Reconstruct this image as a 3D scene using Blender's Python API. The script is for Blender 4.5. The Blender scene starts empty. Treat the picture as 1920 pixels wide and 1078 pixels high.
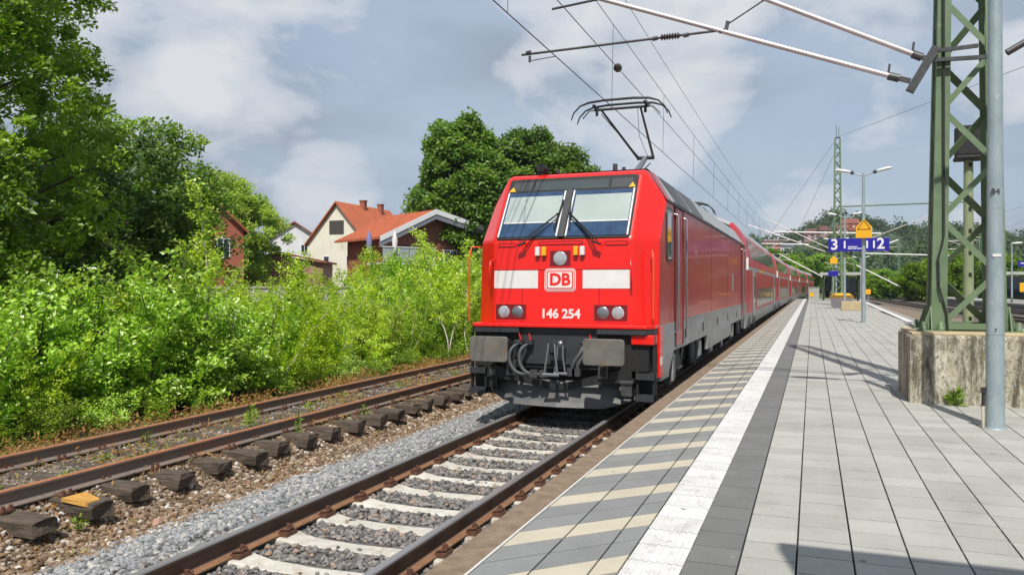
import bpy, math, random
import numpy as np
from mathutils import Vector, Matrix

R = math.radians
random.seed(7)
rng = np.random.default_rng(11)
sc = bpy.context.scene
col = sc.collection

# ------------------------------------------------------------------ camera
cam_d = bpy.data.cameras.new('camera')
cam_d.sensor_width = 36.0
cam_d.lens = 27.75
cam_d.clip_end = 6000
cam_d.clip_start = 0.05
cam_d.shift_y = -2 / 1920
cam = bpy.data.objects.new('camera', cam_d)
cam.location = (0, 0, 1.54)
cam.rotation_euler = (R(90), 0, R(20.83))
col.objects.link(cam)
sc.camera = cam

# ------------------------------------------------------------------ light
SUN_EL = 55.0
SUN_DIR = Vector((0.238 * math.cos(R(SUN_EL)), -0.971 * math.cos(R(SUN_EL)), math.sin(R(SUN_EL))))
sd = bpy.data.lights.new('sun', 'SUN')
sd.energy = 4.7
sd.angle = R(0.55)
sd.color = (1.0, 0.955, 0.88)
sun = bpy.data.objects.new('sun', sd)
sun.rotation_euler = SUN_DIR.to_track_quat('Z', 'Y').to_euler()
col.objects.link(sun)

w = bpy.data.worlds.new('World')
sc.world = w
w.use_nodes = True
nt = w.node_tree
nt.nodes.clear()
N = nt.nodes.new
L = nt.links.new
out = N('ShaderNodeOutputWorld')
bg = N('ShaderNodeBackground')
bg.inputs['Strength'].default_value = 0.1
sky = N('ShaderNodeTexSky')
sky.sky_type = 'NISHITA'
sky.sun_disc = False
sky.sun_elevation = R(SUN_EL)
sky.sun_rotation = R(166.2)
sky.air_density = 1.0
sky.dust_density = 1.5
geo = N('ShaderNodeTexCoord')
sep = N('ShaderNodeSeparateXYZ')
L(geo.outputs['Generated'], sep.inputs[0])
def mth(op, a, b=None, clamp=False):
    n = N('ShaderNodeMath'); n.operation = op; n.use_clamp = clamp
    for i, v in enumerate((a, b)):
        if v is None: continue
        if isinstance(v, (int, float)): n.inputs[i].default_value = v
        else: L(v, n.inputs[i])
    return n.outputs[0]
zc = mth('MAXIMUM', sep.outputs['Z'], 0.0)
zd = mth('ADD', zc, 0.16)
px_ = mth('DIVIDE', sep.outputs['X'], zd)
py_ = mth('DIVIDE', sep.outputs['Y'], zd)
cmb = N('ShaderNodeCombineXYZ')
L(px_, cmb.inputs[0]); L(py_, cmb.inputs[1])
def noise(scale, detail, rough, off, dist=0.0):
    mp = N('ShaderNodeMapping'); mp.inputs['Location'].default_value = off
    L(cmb.outputs[0], mp.inputs[0])
    n = N('ShaderNodeTexNoise'); n.inputs['Scale'].default_value = scale
    n.inputs['Detail'].default_value = detail; n.inputs['Roughness'].default_value = rough
    n.inputs['Distortion'].default_value = dist
    L(mp.outputs[0], n.inputs[0]); return n.outputs[0]
def ramp(f, stops):
    r = N('ShaderNodeValToRGB'); L(f, r.inputs[0])
    els = r.color_ramp.elements
    while len(els) < len(stops): els.new(0.5)
    for e, (p, c) in zip(els, stops): e.position = p; e.color = c
    return r.outputs[0]
def mixc(f, a, b):
    m = N('ShaderNodeMix'); m.data_type = 'RGBA'
    for s, v in ((m.inputs[0], f), (m.inputs[6], a), (m.inputs[7], b)):
        if isinstance(v, (int, float)): s.default_value = v
        elif isinstance(v, tuple): s.default_value = v
        else: L(v, s)
    return m.outputs[2]
g = lambda v: (v, v, v, 1)
# grey veil, then brighter puffs
veil = ramp(noise(0.7, 4, 0.5, (3.1, 0.7, 0)), [(0.30, g(0.62)), (0.62, g(0.97))])
c1 = mixc(veil, sky.outputs[0], (4.2, 5.0, 6.15, 1))
mpd = N('ShaderNodeMapping'); mpd.inputs['Scale'].default_value = (1, 1, 2.6); mpd.inputs['Location'].default_value = (3.3, 1.1, .4); L(geo.outputs['Generated'], mpd.inputs[0])
ndk = N('ShaderNodeTexNoise'); ndk.inputs['Scale'].default_value = 2.6; ndk.inputs['Detail'].default_value = 6; ndk.inputs['Roughness'].default_value = .5; L(mpd.outputs[0], ndk.inputs[0])
dark = ramp(ndk.outputs[0], [(0.40, g(0.0)), (0.66, g(0.9))])
c2 = mixc(dark, c1, (2.55, 3.05, 3.8, 1))
# cumulus puffs: soft round seats in given directions, broken up by noise; more of them by noise alone all round
nrm = N('ShaderNodeVectorMath'); nrm.operation = 'NORMALIZE'; L(geo.outputs['Generated'], nrm.inputs[0])
def seat(px, py, rad, amt):
    xc, zc_ = (px-960)/1480, (537-py)/1480
    d = Vector((xc*.9347-.3556, xc*.3556+.9347, zc_)).normalized()
    dp = N('ShaderNodeVectorMath'); dp.operation = 'DOT_PRODUCT'; L(nrm.outputs[0], dp.inputs[0]); dp.inputs[1].default_value = d
    mr = N('ShaderNodeMapRange'); mr.interpolation_type = 'SMOOTHSTEP'
    mr.inputs[1].default_value = math.cos(R(rad)); mr.inputs[2].default_value = math.cos(R(rad*.15)); mr.inputs[4].default_value = amt
    L(dp.outputs['Value'], mr.inputs[0]); return mr.outputs[0]
acc = None
for s_ in ((1190,90,12,.42),(1060,40,7,.25),(560,50,9,.30),(400,130,4.5,.34),(520,150,4.5,.30),(1890,130,5,.34),(1500,375,3.2,.24),(250,215,4.5,.10),(640,350,5,.18),(1130,250,9,.16),(1560,60,8,.14),(20,60,7,.3)):
    o_ = seat(*s_); acc = o_ if acc is None else mth('MAXIMUM', acc, o_)
mp_ = N('ShaderNodeMapping'); mp_.inputs['Scale'].default_value = (1, 1, 1.9); L(nrm.outputs[0], mp_.inputs[0])
n1n = N('ShaderNodeTexNoise'); n1n.inputs['Scale'].default_value = 5.2; n1n.inputs['Detail'].default_value = 8; n1n.inputs['Roughness'].default_value = .54; n1n.inputs['Distortion'].default_value = .25
L(mp_.outputs[0], n1n.inputs[0]); n1 = n1n.outputs[0]
allround = ramp(noise(0.6, 3, 0.5, (7.7, 1.2, 0)), [(0.5, g(0.0)), (0.7, g(0.22))])
tot = mth('ADD', mth('ADD', acc, allround), mth('MULTIPLY', mth('SUBTRACT', n1, 0.5), 1.7))
puff = ramp(tot, [(0.14, g(0.0)), (0.26, g(0.45)), (0.52, g(0.95))])
c3 = mixc(puff, c2, (6.8, 7.0, 7.3, 1))
L(c3, bg.inputs['Color'])
L(bg.outputs[0], out.inputs[0])

sc.view_settings.view_transform = 'Standard'
sc.view_settings.look = 'None'
sc.view_settings.exposure = 0.13
sc.view_settings.gamma = 1.0
sc.view_settings.use_curve_mapping = False
sc.cycles.max_bounces = 8
sc.cycles.volume_bounces = 0
sc.cycles.transparent_max_bounces = 12

# ------------------------------------------------------------------ helpers
class MB:
    def __init__(s): s.v = []; s.f = []; s.m = []; s.sm = []
    def add(s, vs, fs, mat=0, smooth=False, M=None):
        o = len(s.v)
        if M is not None: vs = [tuple(M @ Vector(q)) for q in vs]
        s.v += [tuple(q) for q in vs]
        for f in fs: s.f.append(tuple(i + o for i in f)); s.m.append(mat); s.sm.append(smooth)
        return s
    def box(s, x0, x1, y0, y1, z0, z1, mat=0, M=None):
        return s.add([(x0,y0,z0),(x1,y0,z0),(x1,y1,z0),(x0,y1,z0),(x0,y0,z1),(x1,y0,z1),(x1,y1,z1),(x0,y1,z1)],
              [(0,3,2,1),(4,5,6,7),(0,1,5,4),(1,2,6,5),(2,3,7,6),(3,0,4,7)], mat, False, M)
    def bar(s, p0, p1, w, h, mat=0, up=(0,0,1)):
        p0 = Vector(p0); p1 = Vector(p1); d = (p1-p0).normalized(); u = Vector(up)
        if abs(d.dot(u)) > .98: u = Vector((0,1,0))
        a = d.cross(u).normalized(); b = a.cross(d).normalized()
        vs = []
        for p in (p0, p1):
            for i, j in ((-1,-1),(1,-1),(1,1),(-1,1)): vs.append(p + a*(i*w/2) + b*(j*h/2))
        return s.add(vs, [(3,2,1,0),(4,5,6,7),(0,1,5,4),(1,2,6,5),(2,3,7,6),(3,0,4,7)], mat)
    def tube(s, pts, r, n=8, mat=0, smooth=True, cap=True):
        pts = [Vector(p) for p in pts]; k = len(pts)
        rs = r if isinstance(r, (list, tuple)) else [r]*k
        rings = []; prev = None
        for i, p in enumerate(pts):
            d = (pts[min(i+1,k-1)] - pts[max(i-1,0)]).normalized()
            if prev is None:
                u = Vector((0,0,1)) if abs(d.z) < .9 else Vector((0,1,0))
                a = d.cross(u).normalized()
            else:
                a = (prev - d*prev.dot(d)).normalized()
            prev = a; b = d.cross(a)
            rings.append([p + (a*math.cos(t*2*math.pi/n) + b*math.sin(t*2*math.pi/n))*rs[i] for t in range(n)])
        vs = [q for rg in rings for q in rg]; fs = []
        for i in range(k-1):
            for j in range(n): fs.append((i*n+j, i*n+(j+1)%n, (i+1)*n+(j+1)%n, (i+1)*n+j))
        s.add(vs, fs, mat, smooth)
        if cap:
            s.add(rings[0], [tuple(range(n))[::-1]], mat); s.add(rings[-1], [tuple(range(n))], mat)
        return s
    def lathe(s, prof, n=12, mat=0, M=None, smooth=True):
        vs = []; fs = []
        for (r, z) in prof:
            for t in range(n): a = t*2*math.pi/n; vs.append((r*math.cos(a), r*math.sin(a), z))
        for i in range(len(prof)-1):
            for j in range(n): fs.append((i*n+j, i*n+(j+1)%n, (i+1)*n+(j+1)%n, (i+1)*n+j))
        return s.add(vs, fs, mat, smooth, M)
    def prism(s, poly, d0, d1, mat=0, M=None):
        n = len(poly)
        vs = [(a, b, d0) for a, b in poly] + [(a, b, d1) for a, b in poly]
        fs = [tuple(range(n))[::-1], tuple(range(n, 2*n))] + [(i, (i+1)%n, n+(i+1)%n, n+i) for i in range(n)]
        return s.add(vs, fs, mat, False, M)
    def mesh(s, name, mats):
        me = bpy.data.meshes.new(name); me.from_pydata(s.v, [], s.f)
        for m in (mats if isinstance(mats, (list, tuple)) else [mats]): me.materials.append(m)
        me.polygons.foreach_set('material_index', s.m)
        me.polygons.foreach_set('use_smooth', s.sm)
        me.update(); return me
    def build(s, name, mats, parent=None, loc=None, label=None, bevel=0):
        o = bpy.data.objects.new(name, s.mesh(name, mats)); col.objects.link(o)
        if parent: o.parent = parent
        if loc is not None: o.location = loc
        if label: o['label'] = label
        if bevel:
            b = o.modifiers.new('bevel', 'BEVEL'); b.width = bevel; b.segments = 2; b.limit_method = 'ANGLE'; b.angle_limit = R(28)
        return o

def rrect(w, h, r, n=4, cx=0, cy=0):
    p = []
    for (sx, sy, a0) in ((1,1,0),(-1,1,90),(-1,-1,180),(1,-1,270)):
        for k in range(n+1):
            a = R(a0 + 90*k/n)
            p.append((cx + sx*(w/2-r) + r*math.cos(a), cy + sy*(h/2-r) + r*math.sin(a)))
    return p

def link(name, me, parent=None, loc=None, rz=None):
    o = bpy.data.objects.new(name, me); col.objects.link(o)
    if parent: o.parent = parent
    if loc is not None: o.location = loc
    if rz is not None: o.rotation_euler = (0, 0, rz)
    return o
def tag(o, label, cat=None, group=None, kind=None):
    if label: o['label'] = label
    if cat: o['category'] = cat
    if group: o['group'] = group
    if kind: o['kind'] = kind
    return o
def thing(name, label, cat, loc=(0,0,0), rz=0, group=None):
    o = bpy.data.objects.new(name, None); o.empty_display_size = .1; col.objects.link(o)
    o.location = loc; o.rotation_euler = (0, 0, rz)
    return tag(o, label, cat, group)
def struct(name, mb, mats, label=None):
    o = mb.build(name, mats); o['kind'] = 'structure'
    if label: o['label'] = label
    return o
def kids(o): return [c for c in bpy.data.objects if c.parent == o]
def copy_tree(o, parent=None, _map=None):
    if _map is None:
        _map = {}
        for c in bpy.data.objects:
            if c.parent: _map.setdefault(c.parent.name, []).append(c)
    c = o.copy(); col.objects.link(c); c.parent = parent
    for ch in _map.get(o.name, []): copy_tree(ch, c, _map)
    return c

def np_mesh(name, V, F, mats, rnd=None, matidx=None, smooth=False):
    """V (n,3), F (m,k) fixed-size faces"""
    me = bpy.data.meshes.new(name)
    V = np.asarray(V, np.float32); F = np.asarray(F, np.int32)
    m, k = F.shape
    me.vertices.add(len(V)); me.vertices.foreach_set('co', V.ravel())
    me.loops.add(m*k); me.loops.foreach_set('vertex_index', F.ravel())
    me.polygons.add(m)
    me.polygons.foreach_set('loop_start', np.arange(0, m*k, k, dtype=np.int32))
    me.polygons.foreach_set('loop_total', np.full(m, k, np.int32))
    for mm in (mats if isinstance(mats, (list, tuple)) else [mats]): me.materials.append(mm)
    if matidx is not None: me.polygons.foreach_set('material_index', np.asarray(matidx, np.int32))
    me.polygons.foreach_set('use_smooth', np.full(m, smooth))
    if rnd is not None:
        a = me.attributes.new('rnd', 'FLOAT', 'POINT'); a.data.foreach_set('value', np.asarray(rnd, np.float32))
    me.update(calc_edges=True); return me

# ------------------------------------------------------------------ materials
def nmat(name):
    m = bpy.data.materials.new(name); m.use_nodes = True
    t = m.node_tree; b = t.nodes['Principled BSDF']; return m, t, b
def c4(c): return (c[0], c[1], c[2], 1)
def pm(name, c1, c2=None, scale=6.0, rough=.7, bump=0.0, bscale=None, metal=0.0, c3=None, s3=1.2, f3=(.5,.7),
       stretch=(1,1,1), detail=6, coat=0.0, spec=None, speck=None, rnd=0.0):
    m, t, b = nmat(name)
    n = t.nodes.new; l = t.links.new
    b.inputs['Roughness'].default_value = rough; b.inputs['Metallic'].default_value = metal
    if coat: b.inputs['Coat Weight'].default_value = coat; b.inputs['Coat Roughness'].default_value = .06
    if spec is not None: b.inputs['Specular IOR Level'].default_value = spec
    b.inputs['Base Color'].default_value = c4(c1)
    if c2 is None and not bump: return m
    tc = n('ShaderNodeNewGeometry'); mp = n('ShaderNodeMapping'); mp.inputs['Scale'].default_value = stretch
    l(tc.outputs['Position'], mp.inputs[0])
    nz = n('ShaderNodeTexNoise'); nz.inputs['Scale'].default_value = scale; nz.inputs['Detail'].default_value = detail
    nz.inputs['Roughness'].default_value = .62
    l(mp.outputs[0], nz.inputs[0])
    cur = None
    if c2 is not None:
        r = n('ShaderNodeValToRGB'); r.color_ramp.elements[0].position = .33; r.color_ramp.elements[1].position = .67
        r.color_ramp.elements[0].color = c4(c1); r.color_ramp.elements[1].color = c4(c2)
        l(nz.outputs[0], r.inputs[0]); cur = r.outputs[0]
    if c3 is not None:
        n3 = n('ShaderNodeTexNoise'); n3.inputs['Scale'].default_value = s3; n3.inputs['Detail'].default_value = 8
        n3.inputs['Roughness'].default_value = .7
        l(mp.outputs[0], n3.inputs[0])
        r3 = n('ShaderNodeValToRGB'); r3.color_ramp.elements[0].position = f3[0]; r3.color_ramp.elements[1].position = f3[1]
        l(n3.outputs[0], r3.inputs[0])
        mx = n('ShaderNodeMix'); mx.data_type = 'RGBA'; l(r3.outputs[0], mx.inputs[0]); l(cur, mx.inputs[6]); mx.inputs[7].default_value = c4(c3)
        cur = mx.outputs[2]
    if speck is not None:
        ns = n('ShaderNodeTexNoise'); ns.inputs['Scale'].default_value = speck[0]; ns.inputs['Detail'].default_value = 2
        l(tc.outputs['Position'], ns.inputs[0])
        rs = n('ShaderNodeValToRGB'); rs.color_ramp.elements[0].position = .35; rs.color_ramp.elements[1].position = .65
        rs.color_ramp.elements[0].color = (1-speck[1],)*3+(1,); rs.color_ramp.elements[1].color = (1+speck[1],)*3+(1,)
        l(ns.outputs[0], rs.inputs[0])
        ms = n('ShaderNodeMix'); ms.data_type = 'RGBA'; ms.blend_type = 'MULTIPLY'; ms.inputs[0].default_value = 1
        l(cur, ms.inputs[6]); l(rs.outputs[0], ms.inputs[7]); cur = ms.outputs[2]
    if rnd:
        at = n('ShaderNodeAttribute'); at.attribute_name = 'rnd'
        oi = n('ShaderNodeObjectInfo')
        a = n('ShaderNodeMath'); a.operation = 'ADD'; l(at.outputs['Fac'], a.inputs[0]); l(oi.outputs['Random'], a.inputs[1])
        fr = n('ShaderNodeMath'); fr.operation = 'FRACT'; l(a.outputs[0], fr.inputs[0])
        mr = n('ShaderNodeMapRange'); mr.inputs[3].default_value = 1-rnd; mr.inputs[4].default_value = 1+rnd; l(fr.outputs[0], mr.inputs[0])
        ms = n('ShaderNodeMix'); ms.data_type = 'RGBA'; ms.blend_type = 'MULTIPLY'; ms.inputs[0].default_value = 1
        l(cur, ms.inputs[6]); l(mr.outputs[0], ms.inputs[7]); cur = ms.outputs[2]
    if cur is not None: l(cur, b.inputs['Base Color'])
    if bump:
        nb = n('ShaderNodeTexNoise'); nb.inputs['Scale'].default_value = bscale or scale*3; nb.inputs['Detail'].default_value = 5
        l(mp.outputs[0], nb.inputs[0])
        bu = n('ShaderNodeBump'); bu.inputs['Strength'].default_value = 1; bu.inputs['Distance'].default_value = bump
        l(nb.outputs[0], bu.inputs['Height']); l(bu.outputs[0], b.inputs['Normal'])
    return m

def leafm(name, cols, trans=.3, rough=.42):
    """cols: list of (pos, rgb) over the per-leaf random value"""
    m, t, b = nmat(name); n = t.nodes.new; l = t.links.new
    at = n('ShaderNodeAttribute'); at.attribute_name = 'rnd'
    r = n('ShaderNodeValToRGB'); els = r.color_ramp.elements
    while len(els) < len(cols): els.new(.5)
    for e, (p, c) in zip(els, cols): e.position = p; e.color = c4(c)
    l(at.outputs['Fac'], r.inputs[0])
    oi = n('ShaderNodeObjectInfo')
    hs = n('ShaderNodeHueSaturation')
    mr = n('ShaderNodeMapRange'); mr.inputs[3].default_value = .80; mr.inputs[4].default_value = 1.30; l(oi.outputs['Random'], mr.inputs[0])
    l(mr.outputs[0], hs.inputs['Value']); l(r.outputs[0], hs.inputs['Color'])
    b.inputs['Roughness'].default_value = rough
    l(hs.outputs[0], b.inputs['Base Color'])
    tr = n('ShaderNodeBsdfTranslucent')
    h2 = n('ShaderNodeMix'); h2.data_type = 'RGBA'; h2.blend_type = 'MULTIPLY'; h2.inputs[0].default_value = 1
    l(hs.outputs[0], h2.inputs[6]); h2.inputs[7].default_value = (1.5, 1.7, .7, 1)
    l(h2.outputs[2], tr.inputs[0])
    mx = n('ShaderNodeMixShader'); mx.inputs[0].default_value = trans
    l(b.outputs[0], mx.inputs[1]); l(tr.outputs[0], mx.inputs[2])
    l(mx.outputs[0], t.nodes['Material Output'].inputs[0]); return m

def attrm(name, cols, rough=.85, bump=0):
    m, t, b = nmat(name); n = t.nodes.new; l = t.links.new
    at = n('ShaderNodeAttribute'); at.attribute_name = 'rnd'
    r = n('ShaderNodeValToRGB'); els = r.color_ramp.elements
    while len(els) < len(cols): els.new(.5)
    for e, (p, c) in zip(els, cols): e.position = p; e.color = c4(c)
    l(at.outputs['Fac'], r.inputs[0])
    tc = n('ShaderNodeNewGeometry')
    nz = n('ShaderNodeTexNoise'); nz.inputs['Scale'].default_value = 45; l(tc.outputs['Position'], nz.inputs[0])
    mr = n('ShaderNodeMapRange'); mr.inputs[3].default_value = .7; mr.inputs[4].default_value = 1.3; l(nz.outputs[0], mr.inputs[0])
    ms = n('ShaderNodeMix'); ms.data_type = 'RGBA'; ms.blend_type = 'MULTIPLY'; ms.inputs[0].default_value = 1
    l(r.outputs[0], ms.inputs[6]); l(mr.outputs[0], ms.inputs[7]); l(ms.outputs[2], b.inputs['Base Color'])
    b.inputs['Roughness'].default_value = rough; return m

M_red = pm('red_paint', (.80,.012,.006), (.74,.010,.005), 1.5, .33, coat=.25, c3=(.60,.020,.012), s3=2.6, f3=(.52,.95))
M_redside = pm('red_paint_dim_dusty', (.47,.012,.014), (.40,.014,.016), 1.0, .36, coat=.22, c3=(.48,.03,.028), s3=.7, f3=(.45,.8), stretch=(1,.35,1.6))  # nose red darkened in colour for grazing light on the sides, with dusty patches
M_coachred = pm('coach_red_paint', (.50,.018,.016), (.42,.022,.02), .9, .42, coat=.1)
M_white = pm('white_paint', (.72,.70,.68), (.64,.62,.60), 5, .4)
M_black = pm('black_underframe', (.007,.007,.008), (.014,.014,.014), 8, .7, bump=.002)
M_rubber = pm('dark_rubber', (.02,.02,.022))
M_hose = pm('grey_hose', (.05,.055,.06), None, rough=.55)
M_dkgrey = pm('dark_grey_paint', (.034,.037,.042), (.024,.026,.03), 6, .55)
M_skirt = pm('light_grey_skirt', (.33,.34,.345), (.25,.25,.245), 2.0, .45, c3=(.18,.16,.14), s3=1.6, f3=(.5,.85), stretch=(1,.5,2))
M_buffer = pm('greased_buffer_steel', (.13,.125,.115), (.20,.185,.16), 5, .5, metal=.3, c3=(.22,.12,.06), s3=6, f3=(.56,.7))
M_plough = pm('plough_grey', (.12,.12,.12), (.075,.075,.075), 6, .6)
M_steel = pm('bright_steel', (.34,.34,.36), None, rough=.3, metal=.9)
M_grime = pm('grimy_steel', (.10,.10,.105), (.06,.06,.062), 12, .45, metal=.5)
M_glassdk = pm('dark_glass', (.012,.018,.03), None, rough=.04, coat=1.0)
M_glassblue = pm('cab_glass_lower', (.016,.04,.095), (.035,.075,.15), 5, .1, coat=.6)
M_blind = pm('pale_sun_blind', (.33,.385,.37), (.26,.31,.30), 1.3, .6)
M_display = pm('destination_display', (.045,.06,.065), (.06,.075,.08), 3, .25)
M_yellow = pm('yellow_paint', (.80,.42,.012), (.72,.36,.01), 5, .45)
M_amber = pm('amber_lens', (.75,.36,.02), None, rough=.3)
M_lens = pm('lamp_lens', (.55,.56,.58), (.38,.39,.41), 40, .15, metal=.4)
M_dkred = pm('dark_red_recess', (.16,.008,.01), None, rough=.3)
M_orange = pm('orange_red_rail_paint', (.72,.06,.012), None, rough=.4)
M_roofgrey = pm('roof_grey', (.36,.38,.39), (.28,.295,.31), 5, .55)
M_panto = pm('pantograph_dark', (.022,.022,.025), None, rough=.5)
M_arm = pm('pantograph_arm_grey', (.16,.165,.18), None, rough=.45)
M_winband = pm('coach_window_glass', (.05,.055,.06), (.10,.10,.105), 2, .12, coat=.5)
M_galv = pm('galvanised_steel', (.36,.43,.45), (.27,.335,.355), 7, .42, metal=.25, c3=(.50,.56,.58), s3=22, f3=(.58,.72), stretch=(1,1,.45))
M_mast = pm('pale_green_mast_paint', (.14,.205,.11), (.105,.16,.085), 3, .6, c3=(.20,.26,.15), s3=5, f3=(.55,.75))
M_mastfar = pm('far_mast_paint', (.15,.26,.19), (.12,.2,.15), 1, .6)
M_tubew = pm('aluminium_tube', (.66,.58,.58), (.56,.49,.49), 3, .35, metal=.35)
M_insul = pm('insulator_brown', (.045,.03,.03), None, rough=.25)
M_wire = pm('overhead_wire', (.04,.04,.045), None, rough=.5)
M_raildk = pm('rail_side_brown', (.12,.072,.048), (.075,.047,.034), 8, .7, c3=(.14,.07,.035), s3=3, f3=(.5,.75), stretch=(1,.2,1))
M_railfoot = pm('rail_foot_rust', (.26,.135,.07), (.18,.09,.045), 10, .8)
M_railtop = pm('rail_head_polished', (.30,.29,.29), (.22,.21,.21), 3, .38, metal=.35, stretch=(6,.1,1))
M_rustrail = pm('rusty_rail_side', (.15,.125,.11), (.21,.16,.125), 5, .8, c3=(.28,.13,.065), s3=4, f3=(.5,.75), stretch=(1,.3,1))
M_rusttop = pm('rusty_rail_head', (.40,.18,.085), (.28,.12,.06), 14, .65)
M_clip = pm('rail_clip_rust', (.13,.055,.03), (.08,.035,.02), 30, .8)
M_concslp = pm('sleeper_concrete', (.58,.55,.49), (.45,.42,.36), 9, .85, bump=.003, c3=(.30,.24,.17), s3=7, f3=(.52,.72), rnd=.10)
M_wood = pm('creosoted_timber', (.045,.034,.025), (.125,.095,.07), 12, .9, bump=.018, bscale=22, stretch=(.35,3,3))
M_woodlight = pm('broken_timber', (.55,.30,.06), (.42,.21,.05), 12, .8, stretch=(.4,3,3))
M_slab = pm('pale_concrete_slab', (.375,.37,.338), (.335,.33,.30), 2.2, .8, speck=(240,.16), rnd=.10, c3=(.25,.24,.215), s3=2.3, f3=(.50,.85))
M_slabdk = pm('dark_concrete_slab', (.155,.157,.15), (.135,.136,.13), 3, .8, speck=(260,.28), rnd=.07)
M_slabgy = pm('mid_grey_slab', (.215,.218,.215), (.185,.188,.185), 3, .8, speck=(260,.25), rnd=.06)
M_slabye = pm('sand_yellow_slab', (.50,.45,.35), (.43,.39,.30), 3, .8, speck=(260,.10), rnd=.05)
M_slabwh = pm('white_tactile_slab', (.64,.635,.62), (.55,.545,.53), 4, .75, rnd=.06, c3=(.33,.32,.30), s3=7, f3=(.52,.75))
M_joint = pm('joint_sand', (.028,.026,.022), (.05,.046,.038), 20, .95)
M_kerb = pm('brown_kerb_concrete', (.245,.18,.12), (.15,.105,.07), 9, .9, bump=.004, bscale=60, c3=(.28,.23,.18), s3=30, f3=(.6,.7))
M_conc = pm('platform_side_concrete', (.17,.16,.15), (.11,.10,.09), 3, .9, bump=.004, stretch=(1,1,.3))
M_line = pm('pale_edge_line', (.62,.61,.58), (.5,.49,.46), 12, .8)
M_ballast = pm('ballast_bed', (.16,.155,.15), (.07,.067,.062), 18, .95, bump=.03, bscale=20)
M_brownbed = pm('brown_gravel_bed', (.26,.20,.145), (.13,.095,.065), 16, .95, bump=.03, bscale=18)
M_soil = pm('dry_soil', (.11,.085,.045), (.06,.055,.03), 3, .95, bump=.02, c3=(.05,.08,.02), s3=1.5, f3=(.45,.6))
M_grass = pm('meadow_grass', (.075,.13,.025), (.05,.095,.02), .9, .95, bump=.03, c3=(.12,.14,.04), s3=.4, f3=(.5,.7))
M_hill = pm('hillside_grass', (.05,.085,.03), (.035,.065,.022), .05, .95)
M_stone = attrm('grey_ballast_stone', [(0,(.10,.10,.105)),(.3,(.20,.205,.21)),(.7,(.29,.295,.30)),(.93,(.38,.365,.34)),(1,(.5,.47,.42))])
M_stonedk = attrm('dark_ballast_stone', [(0,(.07,.063,.06)),(.4,(.16,.15,.145)),(.85,(.25,.235,.225)),(1,(.32,.21,.14))])
M_stonebr = attrm('brown_ballast_stone', [(0,(.07,.045,.03)),(.35,(.18,.115,.065)),(.7,(.27,.19,.125)),(.92,(.36,.30,.24)),(1,(.6,.57,.53))])
M_stonesd = attrm('siding_stone', [(0,(.07,.055,.045)),(.35,(.17,.14,.115)),(.7,(.26,.235,.205)),(.92,(.36,.33,.30)),(1,(.55,.53,.50))])
def add_spots(m, scale, size, dark):
    t = m.node_tree; n = t.nodes.new; l = t.links.new; b = t.nodes['Principled BSDF']
    src = b.inputs['Base Color'].links[0].from_socket
    g_ = n('ShaderNodeNewGeometry'); v = n('ShaderNodeTexVoronoi'); v.inputs['Scale'].default_value = scale; l(g_.outputs['Position'], v.inputs['Vector'])
    lt = n('ShaderNodeMath'); lt.operation = 'LESS_THAN'; l(v.outputs['Distance'], lt.inputs[0])
    sp = n('ShaderNodeSeparateColor'); l(v.outputs['Color'], sp.inputs[0])
    mm = n('ShaderNodeMath'); mm.operation = 'MULTIPLY'; l(sp.outputs[0], mm.inputs[0]); mm.inputs[1].default_value = size; l(mm.outputs[0], lt.inputs[1])
    mx = n('ShaderNodeMix'); mx.data_type = 'RGBA'; l(lt.outputs[0], mx.inputs[0]); l(src, mx.inputs[6]); mx.inputs[7].default_value = c4(dark)
    l(mx.outputs[2], b.inputs['Base Color'])
add_spots(M_slab, 3.2, .075, (.16,.155,.14)); add_spots(M_slabdk, 3.2, .07, (.22,.22,.21)); add_spots(M_slabgy, 3.2, .08, (.11,.11,.105)); add_spots(M_slabwh, 6, .12, (.22,.21,.19)); add_spots(M_slabye, 3.5, .08, (.22,.18,.12))
# ------------------------------------------------------------------ ground and hills
RZ = -0.45            # rail head level (platform paving is z = 0)
TC = -3.63            # centre of the main track
XL = -8.14            # centre of the rusty siding
def cm(s): return 0.0 if s < 55 else 2.2e-4*(s-55)**2
def xr1(s): return 10.2 + 3.0e-4*(s-141)**2 if s < 141 else 10.2 + 3.6e-4*(s-141)**2
def xr2(s): return xr1(s) + 4.3
def XR(s): return 3.85 + .017*s
PROF = [(-3000,-.75),(-60,-.75),(-11.5,-.74),(-10.3,-.72),(-9.7,-.66),(-7.36,-.67),(-7.10,-.755),(-6.80,-.91),(-6.3,-.95),(-5.65,-.81),(-5.05,-.665),(-2.25,-.665),(-2.0,-.70),(3,-.8),(7,-.74),(3000,-.75)]
def gz(x): return np.interp(x, [p[0] for p in PROF], [p[1] for p in PROF])
def hill(x, y):
    d = math.hypot(x, y)
    if y < 120: return 0
    a = math.degrees(math.atan2(x, y))       # 0 = along the track, + right
    t = min(max((d-170)/430, 0), 1); t = t*t*(3-2*t)
    h = 34 + 7*math.sin(a*.35+.6) + 4*math.sin(a*.9)
    k = 1/(1+math.exp(-(a+11)/3.0))
    h = h*k + 3*(1-k)
    return h*t + 8*min(max((d-650)/900,0),1)
xs = [-2600,-1600,-1000,-700,-500,-380,-300,-240,-190,-150,-120,-95,-75,-60,-45,-35,-25,-18,-14] + [p[0] for p in PROF[2:-1]] + [9,12,15,18,22,28,36,46,60,76,95,120,150,185,225,275,330,400,480,580,700,850,1050,1400,2000,2800]
ys = [-60,-30,-10,-4,0,4,8,12,16,20,26,32,40,50,62,76,92,108,125,145,165,190,215,240,265,290,320,350,385,420,460,500,550,600,660,730,820,950,1150,1500,2100,3000]
g_v = []; g_f = []; g_m = []
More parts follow.
